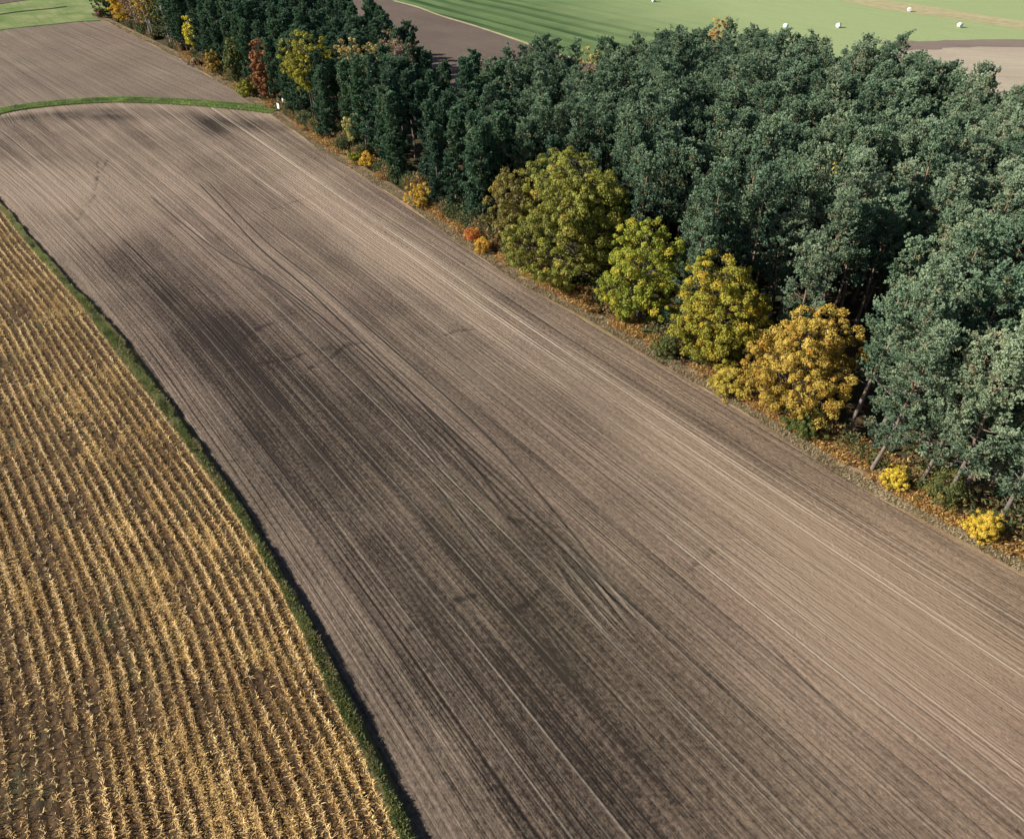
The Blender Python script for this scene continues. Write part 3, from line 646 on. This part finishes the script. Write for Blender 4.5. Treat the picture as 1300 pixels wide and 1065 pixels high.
def leafy_meshes(seed, H, cb, Rx, mat, bark, ncl=120, nleaf=90, leaf=.26, clr=.75, shape='round', sparse=0., lobes=9, stems=1, inner=.25, trunk_r=.28):
    """broadleaf: limbs ending in leaf clumps spread over a lobed envelope"""
    if shape == 'bush': ncl = int(ncl * 2.4); clr *= .85; leaf *= .62; nleaf = int(nleaf * 1.5)
    elif ncl < 200: ncl = int(ncl * 2.2); clr *= .68; leaf *= .74; nleaf = int(nleaf * .85)
    r = np.random.RandomState(seed); parts = []
    cz = (H + cb) / 2; hz = (H - cb) / 2
    la = unit(r.normal(0, 1, (lobes, 3)) + [0, 0, .2]); lw = r.uniform(.15, .40, lobes)
    ii = np.arange(ncl) + .5; ph = ii * 2.399963 + seed; zz_ = 1 - 2 * ii / ncl
    d = np.stack([np.sqrt(1 - zz_ ** 2) * np.cos(ph), np.sqrt(1 - zz_ ** 2) * np.sin(ph), zz_], 1); d = unit(d + r.normal(0, .09, d.shape)); d = d[r.permutation(ncl)]
    lob = 1 + (np.maximum(0, d @ la.T - .62) * lw[None] * 3.2).sum(1) - .24
    rad = np.where(r.rand(ncl) < inner, r.uniform(.45, .80, ncl), r.uniform(.66, 1.08, ncl)) * lob
    sc = np.array([Rx, Rx, hz]); c = d * np.minimum(rad, 1.20)[:, None] * sc; c[:, 2] *= np.minimum(1, hz * (.97 + .06 * r.rand(ncl)) / np.maximum(np.abs(c[:, 2]), 1e-3))
    hol = unit(r.normal(0, 1, (10, 3))); hm = (d @ hol.T).max(1) > .955; c = np.where(hm[:, None], c * .66, c)
    if shape == 'bush': c *= r.uniform(.55, 1.12, (ncl, 1))
    f = (c[:, 2] / hz + 1) / 2
    if shape == 'cone': c[:, :2] *= np.clip(1.25 - .95 * f, .1, 1.3)[:, None]
    elif shape == 'oval': c[:, :2] *= np.clip(1.1 - .35 * f, .1, 1.3)[:, None]
    elif shape == 'bush': c[:, :2] *= np.clip(1.15 - .3 * f, .1, 1.3)[:, None]
    if ncl > 200 and shape != 'bush': c[:, :2] *= np.clip(.48 + f * 2.0, .48, 1)[:, None]
    c = c + np.array([0, 0, cz]); c = c + r.normal(0, .15, c.shape)
    c[:, 2] = np.maximum(c[:, 2], .25)
    for st_ in range(stems):
        off = np.array([0, 0, 0.]) if stems == 1 else np.array([r.normal(0, .3), r.normal(0, .3), 0])
        top = np.array([r.normal(0, .2) + off[0] * 3, r.normal(0, .2) + off[1] * 3, H * .86])
        zs = np.linspace(0, 1, 8); parts.append(tube([off * (1 - z) + top * z + np.array([.1 * math.sin(z * 5), .1 * math.cos(z * 4), -.15]) for z in zs], [trunk_r * (1 - .88 * z) * (1.25 if z == 0 else 1) for z in zs], 8))
    for i in range(0, ncl, 2 if ncl > 60 else 1):
        zz = max(cb * .6, min(c[i, 2] - .35 * np.hypot(*c[i, :2]) - .3, H * .8)); zz = max(zz, .2); p0 = np.array([0, 0, zz]); m = (p0 + c[i]) / 2 + r.normal(0, .25, 3) + [0, 0, .25 * np.hypot(*c[i, :2]) * .4]
        rr = trunk_r * .22; parts.append(tube([p0, m, c[i]], [rr, rr * .55, rr * .18], 4))
    Vt, Ft = join(parts); tm = np_mesh('tree_trunk', Vt, Ft, bark, smooth=True)
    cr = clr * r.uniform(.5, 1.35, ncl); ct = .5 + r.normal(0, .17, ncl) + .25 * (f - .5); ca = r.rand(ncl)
    nL = int(nleaf * (1 - sparse)); dd = unit(r.normal(0, 1, (ncl, nL, 3)) + d[:, None] * .45 + np.array([0, 0, .25])); rr = r.uniform(.35, 1, (ncl, nL, 1)) ** .6
    p = c[:, None] + dd * rr * cr[:, None, None] * np.array([1, 1, .85]); nrm = unit(dd + r.normal(0, .55, dd.shape))
    p = p.reshape(-1, 3); nrm = nrm.reshape(-1, 3); n2 = len(p)
    a = unit(np.cross(nrm, r.normal(0, 1, (n2, 3)))); b_ = np.cross(nrm, a); s = leaf * r.uniform(.6, 1.25, (n2, 1)); 
    V = np.stack([p - a * s * .6, p + b_ * s * .42 - nrm * s * .1, p + a * s * .6, p - b_ * s * .42 - nrm * s * .1], 1).reshape(-1, 3)
    V[:, 2] = np.maximum(V[:, 2], .02)
    k = np.arange(n2) * 4; F = np.stack([k, k + 1, k + 2, k + 3], 1)
    tone = np.clip(np.repeat(ct, nL) + .35 * (r.rand(n2) - .5), 0, 1); alt = np.clip(np.repeat(ca, nL) * .75 + .25 * r.rand(n2), 0, 1)
    cm = np_mesh('tree_crown', V, F, mat, {'tone': ('FACE', tone), 'alt': ('FACE', alt)})
    return tm, cm
def make_tree(name, loc, meshes, label, cat='tree', group=None, rz=0, sc=1.0, bush=False):
    e = empty(name, (loc[0], loc[1], 0), rz); e.scale = (sc, sc, sc); tag(e, label, cat, group)
    link('stem' if bush else 'trunk', meshes[0], e); link('foliage' if bush else 'crown', meshes[1], e)
    return e

# ---- broadleaf trees and shrubs, one by one
# (name, base px, base py, top py, crown radius m, crown base m, material, bark, clusters, leaves, leaf size, clump radius, shape, stems, label, category)
BL = [
 ('oak_tree', 681, 376, 185, 8.6, .4, 'oak_olive', 'bark_grey', 1050, 125, .20, .62, 'oval', 1, 'biggest broadleaf tree, round olive green crown reaching down to the ploughed field', 'tree'),
 ('broadleaf_tree', 640, 324, 216, 4.2, .3, 'oak_brown', 'bark_grey', 280, 110, .20, .56, 'oval', 2, 'brownish olive tree leaning against the left side of the biggest olive tree', 'tree'),
 ('broadleaf_tree', 779, 423, 282, 5.2, .3, 'yellow_green', 'bark_grey', 360, 115, .19, .56, 'oval', 2, 'yellow green tree between the biggest olive tree and the pointed olive yellow tree', 'tree'),
 ('broadleaf_tree', 853, 487, 325, 5.6, .2, 'olive_yellow', 'bark_grey', 520, 120, .18, .54, 'oval', 1, 'pointed olive yellow tree touching the orange tree on its left', 'tree'),
 ('broadleaf_tree', 948, 543, 391, 5.35, .2, 'orange', 'bark_grey', 520, 125, .165, .54, 'round', 1, 'round glowing orange yellow tree beside the dark gap in the wood', 'tree'),
 ('shrub', 900, 512, 466, 2.0, .1, 'orange', 'bark_grey', 90, 90, .17, .38, 'bush', 3, 'low orange yellow shrub between olive yellow tree and orange tree', 'shrub'),
 ('shrub', 1016, 556, 520, 1.9, .1, 'green_leaf', 'bark_grey', 36, 70, .2, .45, 'bush', 3, 'low green shrub under the right side of the orange tree', 'shrub'),
 ('shrub', 838, 456, 424, 1.3, .1, 'green_leaf', 'bark_grey', 26, 60, .2, .42, 'bush', 3, 'small green shrub in the gap left of the pointed olive yellow tree', 'shrub'),
 ('shrub', 1134, 620, 594, 1.25, .1, 'yellow', 'bark_grey', 70, 60, .13, .26, 'bush', 3, 'bright yellow shrub between two leaning pine trunks at the wood edge', 'shrub'),
 ('shrub', 1243, 684, 650, 1.3, .1, 'yellow', 'bark_grey', 80, 70, .13, .27, 'bush', 3, 'golden yellow shrub at the wood edge near the right end of the field', 'shrub'),
 ('shrub', 1190, 645, 596, 1.8, .2, 'green_leaf', 'bark_grey', 30, 50, .2, .5, 'bush', 3, 'yellowish green shrub in the shade behind the leaning pine trunks', 'shrub'),
 ('shrub', 524, 268, 232, 1.9, .1, 'yellow', 'bark_grey', 34, 60, .24, .45, 'oval', 2, 'yellow shrub standing alone at the foot of the dark pines', 'shrub'),
 ('shrub', 601, 312, 287, 1.2, .1, 'bright_orange', 'bark_grey', 16, 50, .22, .4, 'bush', 2, 'small bright orange shrub left of the brownish olive tree', 'shrub'),
 ('shrub', 612, 322, 300, 1.2, .1, 'yellow', 'bark_grey', 18, 50, .24, .4, 'bush', 2, 'small yellow shrub at the left foot of the brownish olive tree', 'shrub'),
 ('shrub', 468, 215, 192, 1.6, .1, 'yellow', 'bark_grey', 24, 50, .26, .45, 'bush', 2, 'yellow shrub in front of the pines, below a small golden sapling', 'shrub'),
 ('shrub', 453, 208, 190, 1.5, .1, 'yellow_green', 'bark_grey', 22, 50, .26, .45, 'bush', 2, 'yellowish green shrub just left of a yellow shrub below the golden sapling', 'shrub'),
 ('sapling', 449, 196, 150, 1.3, 2.0, 'birch_yellow', 'bark_grey', 26, 50, .28, .5, 'oval', 1, 'slim golden sapling against the dark pines left of the middle of the wood edge', 'tree'),
 ('broadleaf_tree', 383, 165, 44, 4.6, 6.5, 'yellow_green', 'bark_grey', 150, 60, .34, .75, 'round', 3, 'tall olive yellow tree with open crown and bare forked stems near the white panels', 'tree'),
 ('broadleaf_tree', 329, 131, 52, 2.9, .8, 'russet', 'bark_grey', 110, 70, .32, .6, 'oval', 1, 'narrow russet red tree standing at the end of the grass track', 'tree'),
 ('shrub', 308, 124, 103, 2.0, .1, 'yellow_green', 'bark_grey', 30, 50, .32, .5, 'bush', 2, 'low yellowish shrub at the left foot of the russet tree', 'shrub'),
 ('broadleaf_tree', 288, 112, 50, 2.9, .6, 'green_leaf', 'bark_grey', 100, 60, .36, .7, 'oval', 1, 'slender mid green tree left of the russet tree', 'tree'),
 ('shrub', 273, 96, 63, 1.9, .3, 'orange', 'bark_grey', 34, 50, .34, .55, 'oval', 2, 'orange yellow bush beside the slender mid green tree', 'shrub'),
 ('shrub', 250, 84, 74, 1.8, .1, 'pinkish', 'bark_grey', 20, 50, .32, .5, 'bush', 2, 'low pinkish brown bush on the verge under the yellow birch', 'shrub'),
 ('birch_tree', 243, 74, 22, 2.8, 1.6, 'bright_yellow', 'bark_birch', 60, 60, .38, .65, 'oval', 1, 'bright yellow birch against dark pines, up and left of the orange yellow bush', 'birch'),
 ('birch_tree', 205, 60, -30, 4.2, 3.0, 'green_leaf', 'bark_birch', 90, 50, .40, .7, 'oval', 2, 'green birch with pale stems left of the golden birch', 'birch'),
 ('birch_tree', 182, 50, -30, 3.7, 4.0, 'orange', 'bark_birch', 70, 50, .40, .7, 'oval', 2, 'orange brown birch with white leaning stems near the upper field corner', 'birch'),
 ('birch_tree', 163, 42, -32, 3.6, 3.0, 'pinkish', 'bark_birch', 60, 50, .40, .7, 'oval', 2, 'brownish thin-leaved birch right of the bright yellow tree', 'birch'),
 ('broadleaf_tree', 140, 33, -25, 4.4, .8, 'bright_yellow', 'bark_grey', 110, 60, .44, .8, 'oval', 1, 'bright yellow tree at the upper corner of the far ploughed field', 'tree'),
 ('broadleaf_tree', 95, 27, -34, 5.0, .5, 'green_leaf', 'bark_grey', 120, 60, .46, .9, 'oval', 1, 'dull green tree at the edge of the green strip, leftmost of all the trees', 'tree'),
 ('shrub', 88, 27, 10, 2.0, .2, 'pinkish', 'bark_grey', 24, 50, .4, .6, 'bush', 2, 'brownish bush at the left foot of the leftmost green tree', 'shrub'),
]
ZT = [  # trees inside the wood: crown centre px, py at height z
 ('birch_tree', 440, 62, 15, 3.0, 6, 'birch_yellow', 'bark_birch', 60, 55, .36, .7, 'oval', 1, 'pale yellow birch inside the wood, left one of a close pair', 'birch'),
 ('birch_tree', 468, 66, 14, 3.0, 5, 'birch_yellow', 'bark_birch', 60, 55, .36, .7, 'oval', 1, 'pale yellow birch inside the wood, right one of a close pair', 'birch'),
 ('birch_tree', 499, 42, 17, 3.4, 5, 'pinkish', 'bark_birch', 80, 30, .30, .7, 'oval', 1, 'nearly bare pinkish birch with white stem by the brown ploughed patch', 'birch'),
 ('shrub', 514, 62, 9, 2.6, 3, 'orange', 'bark_grey', 44, 50, .34, .6, 'oval', 1, 'dull orange bushy tree at the right foot of the nearly bare birch', 'tree'),
 ('broadleaf_tree', 749, 74, 15.5, 2.6, 7, 'birch_yellow', 'bark_grey', 40, 55, .34, .6, 'oval', 1, 'pale yellow treetop at the back edge of the wood by the striped meadow', 'tree'),
 ('broadleaf_tree', 771, 88, 13, 1.6, 6, 'bright_orange', 'bark_grey', 16, 40, .32, .5, 'oval', 1, 'small orange treetop beside the pale yellow treetop at the back edge', 'tree'),
 ('broadleaf_tree', 797, 112, 11, 2.4, 5, 'orange', 'bark_grey', 30, 40, .32, .6, 'oval', 1, 'dull orange tree sunk between pines near the back edge', 'tree'),
 ('broadleaf_tree', 914, 33, 16, 2.5, 8, 'bright_orange', 'bark_grey', 40, 45, .34, .6, 'oval', 1, 'rust orange treetop sticking out at the meadow edge of the wood', 'tree'),
 ('broadleaf_tree', 1058, 215, 13.5, 2.3, 6, 'orange', 'bark_grey', 28, 40, .28, .5, 'oval', 1, 'rust orange tree showing in a gap between the pines in the middle of the wood', 'tree'),
 ('shrub', 1033, 230, 11, 1.6, 5, 'orange', 'bark_grey', 22, 40, .26, .45, 'oval', 1, 'small golden tree deep in the gap below the rust orange tree', 'tree'),
]
clear = []   # (x, y, radius) kept free of pines
for i, (nm, bx, by, ty_, rx, cb, mt, bk, ncl, nlf, lf, clr, shp, stems, lab, cat) in enumerate(BL):
    X, Y = at(bx, by); H = height_at(Y + .6 * rx, ty_)
    k = 0
    if nm in ('oak_tree', 'broadleaf_tree', 'birch_tree') : # crowns overhang: stand a little inside the wood
        k = min(rx * .62, 5.2)
    u_, v_ = uv(X, Y); v_ = max(v_, float(vwe(u_)) + .8) + k; X, Y = xy(u_, v_); H = height_at(Y + .3 * rx, ty_); H = max(H, 1.2)
    ms = leafy_meshes(900 + i, H, min(cb, H * .45), rx, M[mt], M[bk], ncl, nlf, lf, clr, shp, stems=stems, trunk_r=.34 if rx > 6 else (.2 if rx > 2.6 else .07), sparse=.0)
    make_tree(nm, (X, Y), ms, lab, cat, bush=(nm == 'shrub'), rz=0)
    clear.append((X, Y, rx * .80 + .6 if rx > 2.2 else rx * .7))
for i, (nm, cx, cy, z, rx, cb, mt, bk, ncl, nlf, lf, clr, shp, stems, lab, cat) in enumerate(ZT):
    X, Y = at(cx, cy, z); H = z + 1.5
    ms = leafy_meshes(960 + i, H, cb, rx, M[mt], M[bk], ncl, nlf, lf, clr, shp, stems=stems, trunk_r=.13)
    make_tree('broadleaf_tree' if nm == 'shrub' else nm, (X, Y), ms, lab, cat); clear.append((X, Y, rx * .8 + .8))
    for q in (4.0, 7.5):   # keep the line of sight towards it thin of pines
        dl = math.hypot(X, Y); clear.append((X - X / dl * q, Y - Y / dl * q, 2.6 if q < 5 else 2.0))

# ---- pines
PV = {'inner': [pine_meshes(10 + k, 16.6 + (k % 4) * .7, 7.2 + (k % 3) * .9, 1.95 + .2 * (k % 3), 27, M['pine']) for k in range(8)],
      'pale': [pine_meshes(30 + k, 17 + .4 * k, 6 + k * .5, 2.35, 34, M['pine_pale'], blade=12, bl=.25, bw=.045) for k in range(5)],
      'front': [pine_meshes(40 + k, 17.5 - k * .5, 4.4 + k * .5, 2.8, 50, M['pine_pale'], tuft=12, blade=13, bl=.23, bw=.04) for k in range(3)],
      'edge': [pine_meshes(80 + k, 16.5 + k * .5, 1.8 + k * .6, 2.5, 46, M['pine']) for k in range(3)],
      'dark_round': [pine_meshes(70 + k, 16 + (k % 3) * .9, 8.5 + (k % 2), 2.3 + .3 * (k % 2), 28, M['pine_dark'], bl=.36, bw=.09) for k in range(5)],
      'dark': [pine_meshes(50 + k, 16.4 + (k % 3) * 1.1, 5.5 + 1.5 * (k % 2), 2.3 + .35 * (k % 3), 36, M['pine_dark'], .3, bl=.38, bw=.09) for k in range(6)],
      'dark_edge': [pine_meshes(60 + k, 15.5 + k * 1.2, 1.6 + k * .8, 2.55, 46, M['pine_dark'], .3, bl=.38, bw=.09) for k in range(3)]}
TEMPL = {}
def pine(kind, k, X, Y, rz, sc, label, group='pines of the wood'):
    key = (kind, k)
    if key not in TEMPL:
        e = empty('pine_tree', (X, Y, 0), rz); link('trunk', PV[kind][k][0], e); link('crown', PV[kind][k][1], e); TEMPL[key] = e
    else: e = copy_tree(TEMPL[key])
    e.location = (X, Y, 0); e.rotation_euler = (random.gauss(0, .035), random.gauss(0, .035), rz); e.scale = (sc, sc, sc * random.uniform(.95, 1.05))
    tag(e, label, 'pine', group); return e
random.seed(11)
# the named pines of the front edge, right
NAMED = [
 (1106, 600, 'front', 0, .92, 'pale green pine with short visible trunk just left of the bright yellow shrub'),
 (1164, 622, 'front', 1, .95, 'pale green pine with bare dead twigs just right of the bright yellow shrub'),
 (1193, 646, 'front', 2, 1.0, 'pine whose thick leaning trunk stands free at the wood edge'),
 (1262, 668, 'front', 0, .98, 'pale green pine behind the golden yellow shrub at the right end of the field'),
 (1318, 706, 'front', 1, 1.0, 'pale green pine cut by the right edge of the photo at the field corner'),
 (1078, 548, 'inner', 1, 1.0, 'pine with long bare trunk lit by the sun in front of the dark gap'),
 (1092, 520, 'inner', 3, 1.0, 'pine with twin-looking bare trunk deep in the dark gap behind the orange tree'),
]
for px, py, kd, k, sc, lab in NAMED:
    X, Y = at(px, py); pine(kd, k, X, Y, random.random() * 6.28, sc, lab, 'pines along the front edge of the wood'); clear.append((X, Y, 2.3))
gap = [at(*p) for p in [(1020, 560), (1095, 592), (1135, 540), (1150, 450), (1070, 425), (1000, 460)]]
cand = []
rr = np.random.RandomState(5)
GX = 3.35
u = -318.0
wx = np.array([p[0] for p in WOOD]); 
row = 0
while u < 40:
    v = 50.0 + (row % 2) * GX * .5
    while v < 190:
        uu = u + rr.uniform(-1.25, 1.25); vv = v + rr.uniform(-1.25, 1.25); X, Y = xy(uu, vv)
        ok = in_poly(np.array([X]), np.array([Y]), WOOD)[0] and vv > vwe(uu) + 3.2
        if ok and in_poly(np.array([X]), np.array([Y]), gap)[0]: ok = False
        if ok and any((X - a) ** 2 + (Y - b_) ** 2 < c_ * c_ for a, b_, c_ in clear): ok = False
        if ok and X > 5 and vv > vwe(uu) + 8 and vnoise2(np.array([uu * .16 + 3]), np.array([vv * .16]), 42)[0] > .80: ok = False
        if ok: cand.append((X, Y, uu, vv))
        v += GX
    u += GX * .9; row += 1
vis = []
for X, Y, uu, vv in cand:
    a = project(X, Y, 0); b_ = project(X, Y, 17.5)
    if max(a[0], b_[0]) < -30 or min(a[0], b_[0]) > 1345 or b_[1] > 1090 or a[1] < -6: continue
    vis.append((b_[2], X, Y, uu, vv))
vis.sort()
print('pines in view', len(vis), 'of', len(cand))
NIND = 290
rest = []
for i, (d, X, Y, uu, vv) in enumerate(vis):
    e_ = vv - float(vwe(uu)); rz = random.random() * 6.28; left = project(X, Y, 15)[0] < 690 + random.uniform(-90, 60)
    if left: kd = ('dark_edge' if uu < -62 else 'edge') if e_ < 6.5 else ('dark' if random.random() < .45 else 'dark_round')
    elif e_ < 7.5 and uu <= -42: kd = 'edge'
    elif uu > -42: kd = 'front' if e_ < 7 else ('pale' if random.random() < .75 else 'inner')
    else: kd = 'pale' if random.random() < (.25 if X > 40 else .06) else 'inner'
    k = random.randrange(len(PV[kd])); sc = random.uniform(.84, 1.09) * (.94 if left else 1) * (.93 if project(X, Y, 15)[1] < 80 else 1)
    if i < NIND:
        if left: lab, gr = 'dark green pine in the narrow left part of the wood', 'dark pines of the narrow part of the wood'
        elif kd == 'front': lab, gr = 'pale green pine at the right front edge, crown held above rusty bracken', 'pale pines at the right front edge'
        else:
            qx, qy, _ = project(X, Y, 15)
            near_ = None
            for bx_, r_, nm_ in ((uv(*at(700, 372))[0], 9, 'biggest olive green tree'), (uv(*at(783, 420))[0], 5, 'yellow green tree'), (uv(*at(868, 486))[0], 6, 'pointed olive yellow tree'), (uv(*at(970, 536))[0], 6, 'round orange yellow tree')):
                if abs(uu - bx_) < r_ and e_ < 17: near_ = nm_
            if near_: lab, gr = 'grey green pine standing close behind the ' + near_, 'pines behind the ' + near_
            elif qx > 1230: lab, gr = 'grey green pine crown at or close to the right edge of the photo', 'pines at the right edge'
            elif e_ < 8: lab, gr = 'grey green pine in the outermost row of the wood, with low branches', 'pines of the outermost row'
            elif qy > 300: lab, gr = 'pale green pine crown in the lower right part of the wood, above the yellow shrubs', 'pines of the lower right part'
            elif qy < 75: lab, gr = 'grey green pine crown near the back edge of the wood by the meadow', 'pines near the back edge'
            elif qx < 850: lab, gr = 'grey green pine crown packed among others in the middle of the wood', 'pines of the middle of the wood'
            elif qy < 170: lab, gr = 'grey green pine crown packed among others in the upper right part of the wood', 'pines of the upper right part'
            else: lab, gr = 'grey green pine crown packed among others in the central right part of the wood', 'pines of the central right part'
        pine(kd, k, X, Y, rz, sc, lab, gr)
    else: rest.append((X, Y, kd, k, rz, sc))
# the rest of the wood: one object, instances of the same crowns and trunks
keys = sorted({(a[2], a[3]) for a in rest})
pm = bpy.data.meshes.new('distant_pines'); pm.from_pydata([(a[0], a[1], 0) for a in rest], [], [])
for nm, arr in (('variant', [keys.index((a[2], a[3])) for a in rest]), ('turn', [a[4] for a in rest]), ('size', [a[5] for a in rest])):
    t_a = pm.attributes.new(nm, 'FLOAT', 'POINT'); t_a.data.foreach_set('value', np.array(arr, np.float32))
po = link('distant_pines', pm); tag(po, 'mass of pines at the far back and far left of the wood', 'pine wood', kind='stuff')
ng = bpy.data.node_groups.new('distant_pines', 'GeometryNodeTree')
ng.interface.new_socket('Geometry', in_out='INPUT', socket_type='NodeSocketGeometry'); ng.interface.new_socket('Geometry', in_out='OUTPUT', socket_type='NodeSocketGeometry')
gi = ng.nodes.new('NodeGroupInput'); go = ng.nodes.new('NodeGroupOutput'); jn = ng.nodes.new('GeometryNodeJoinGeometry')
def named(n_):
    q = ng.nodes.new('GeometryNodeInputNamedAttribute'); q.data_type = 'FLOAT'; q.inputs[0].default_value = n_; return q.outputs[0]
rot = ng.nodes.new('ShaderNodeCombineXYZ'); ng.links.new(named('turn'), rot.inputs[2])
for i, key in enumerate(keys):
    if key not in TEMPL: # a variant that only stands in the distance
        continue
    cmp_ = ng.nodes.new('FunctionNodeCompare'); cmp_.data_type = 'FLOAT'; cmp_.operation = 'EQUAL'; ng.links.new(named('variant'), cmp_.inputs[0]); cmp_.inputs[1].default_value = i; cmp_.inputs['Epsilon'].default_value = .1
    for ch in TEMPL[key].children:
        oi = ng.nodes.new('GeometryNodeObjectInfo'); oi.inputs[0].default_value = ch; oi.inputs['As Instance'].default_value = True
        ip = ng.nodes.new('GeometryNodeInstanceOnPoints'); ng.links.new(gi.outputs[0], ip.inputs['Points']); ng.links.new(cmp_.outputs[0], ip.inputs['Selection'])
        ng.links.new(oi.outputs['Geometry'], ip.inputs['Instance']); ng.links.new(rot.outputs[0], ip.inputs['Rotation']); ng.links.new(named('size'), ip.inputs['Scale'])
        ng.links.new(ip.outputs[0], jn.inputs[0])
ng.links.new(jn.outputs[0], go.inputs[0]); md = po.modifiers.new('wood', 'NODES'); md.node_group = ng
print('missing variants', [k for k in keys if k not in TEMPL])

# ------------------------------------------------------------------ wrapped bales on the meadow
def bale_meshes(mat, seed):
    r = np.random.RandomState(seed); n = 28; rad = .68; hw = .62; prof = [(-hw, .0), (-hw, .50), (-hw * .98, .60), (-hw * .88, .66), (-hw * .4, .68), (0, .69), (hw * .4, .68), (hw * .88, .66), (hw * .98, .60), (hw, .50), (hw, .0)]
    V = []; 
    for x, q in prof:
        for k in range(n):
            a = 2 * math.pi * k / n; q2 = q * (1 + .02 * math.sin(3 * a + seed) + .01 * r.rand()); z = rad + q2 * math.sin(a); V.append((x, q2 * math.cos(a), max(z, 0.0 + .02 * (q < .01))))
    F = [(i * n + k, i * n + (k + 1) % n, (i + 1) * n + (k + 1) % n, (i + 1) * n + k) for i in range(1, len(prof) - 2) for k in range(n)]
    E = [(i * n + k, i * n + (k + 1) % n, (i + 1) * n + (k + 1) % n, (i + 1) * n + k) for i in (0, len(prof) - 2) for k in range(n)]
    return np_mesh('wrap', V, F, mat, smooth=True), np_mesh('bale_end', V, E, M['twine'], smooth=True)
wm, em = bale_meshes(M['wrap'], 1); wg, eg = bale_meshes(M['wrap_green'], 2)
BALES = [(830, 2.5, 'white wrapped round bale at the top of the photo, leftmost on the meadow', 0), (1064, 35, 'white wrapped round bale above the middle of the right treetops', 0),
         (1154, 15, 'white wrapped round bale at the edge of the straw-coloured strip', 0), (1218, 35, 'white wrapped round bale nearest the pale brown field at the right', 0),
         (997, 36, 'pale green wrapped round bale half hidden behind the treetops', 1)]
for i, (px, py, lab, gkind) in enumerate(BALES):
    X, Y = at(px, py); e = empty('hay_bale', (X, Y, -.12), .35 + .5 * i); e.scale = (1.08,) * 3; tag(e, lab, 'bale', 'round bales on the meadow')
    link('wrap', wg if gkind else wm, e); link('bale_end', eg if gkind else em, e)

# ------------------------------------------------------------------ white panels on posts at the end of the track
def box(cx, cy, cz, sx, sy, sz):
    V = [(cx + a * sx / 2, cy + b_ * sy / 2, cz + c_ * sz / 2) for a in (-1, 1) for b_ in (-1, 1) for c_ in (-1, 1)]
    F = [(0, 1, 3, 2), (4, 6, 7, 5), (0, 4, 5, 1), (2, 3, 7, 6), (0, 2, 6, 4), (1, 5, 7, 3)]
    return np.array(V), np.array(F)
def panel(px, py, w_, h_, zc, lab, rz):
    X, Y = at(px, py); e = empty('sign_post', (X, Y, 0), rz); tag(e, lab, 'sign', 'white panels at the track end')
    V, F = join([box(0, 0, zc, w_, .05, h_), box(0, -.03, zc + h_ / 2, w_ * 1.04, .09, .04), box(0, -.03, zc - h_ / 2, w_ * 1.04, .09, .04)]); link('panel', np_mesh('panel', V, F, M['white_paint']), e)
    V, F = tube([(0, .09, -.2), (0, .09, zc), (0, .09, zc + h_ / 2 + .1)], [.06, .06, .05], 8); link('post', np_mesh('post', V, F, M['post_wood']), e)
panel(354.5, 142.5, .85, 1.1, 1.3, 'larger and lower white panel on a dark post at the end of the grass track', -.75)
panel(361, 139, .45, .8, 1.9, 'smaller and higher white panel on a post right behind the larger one', -.6)
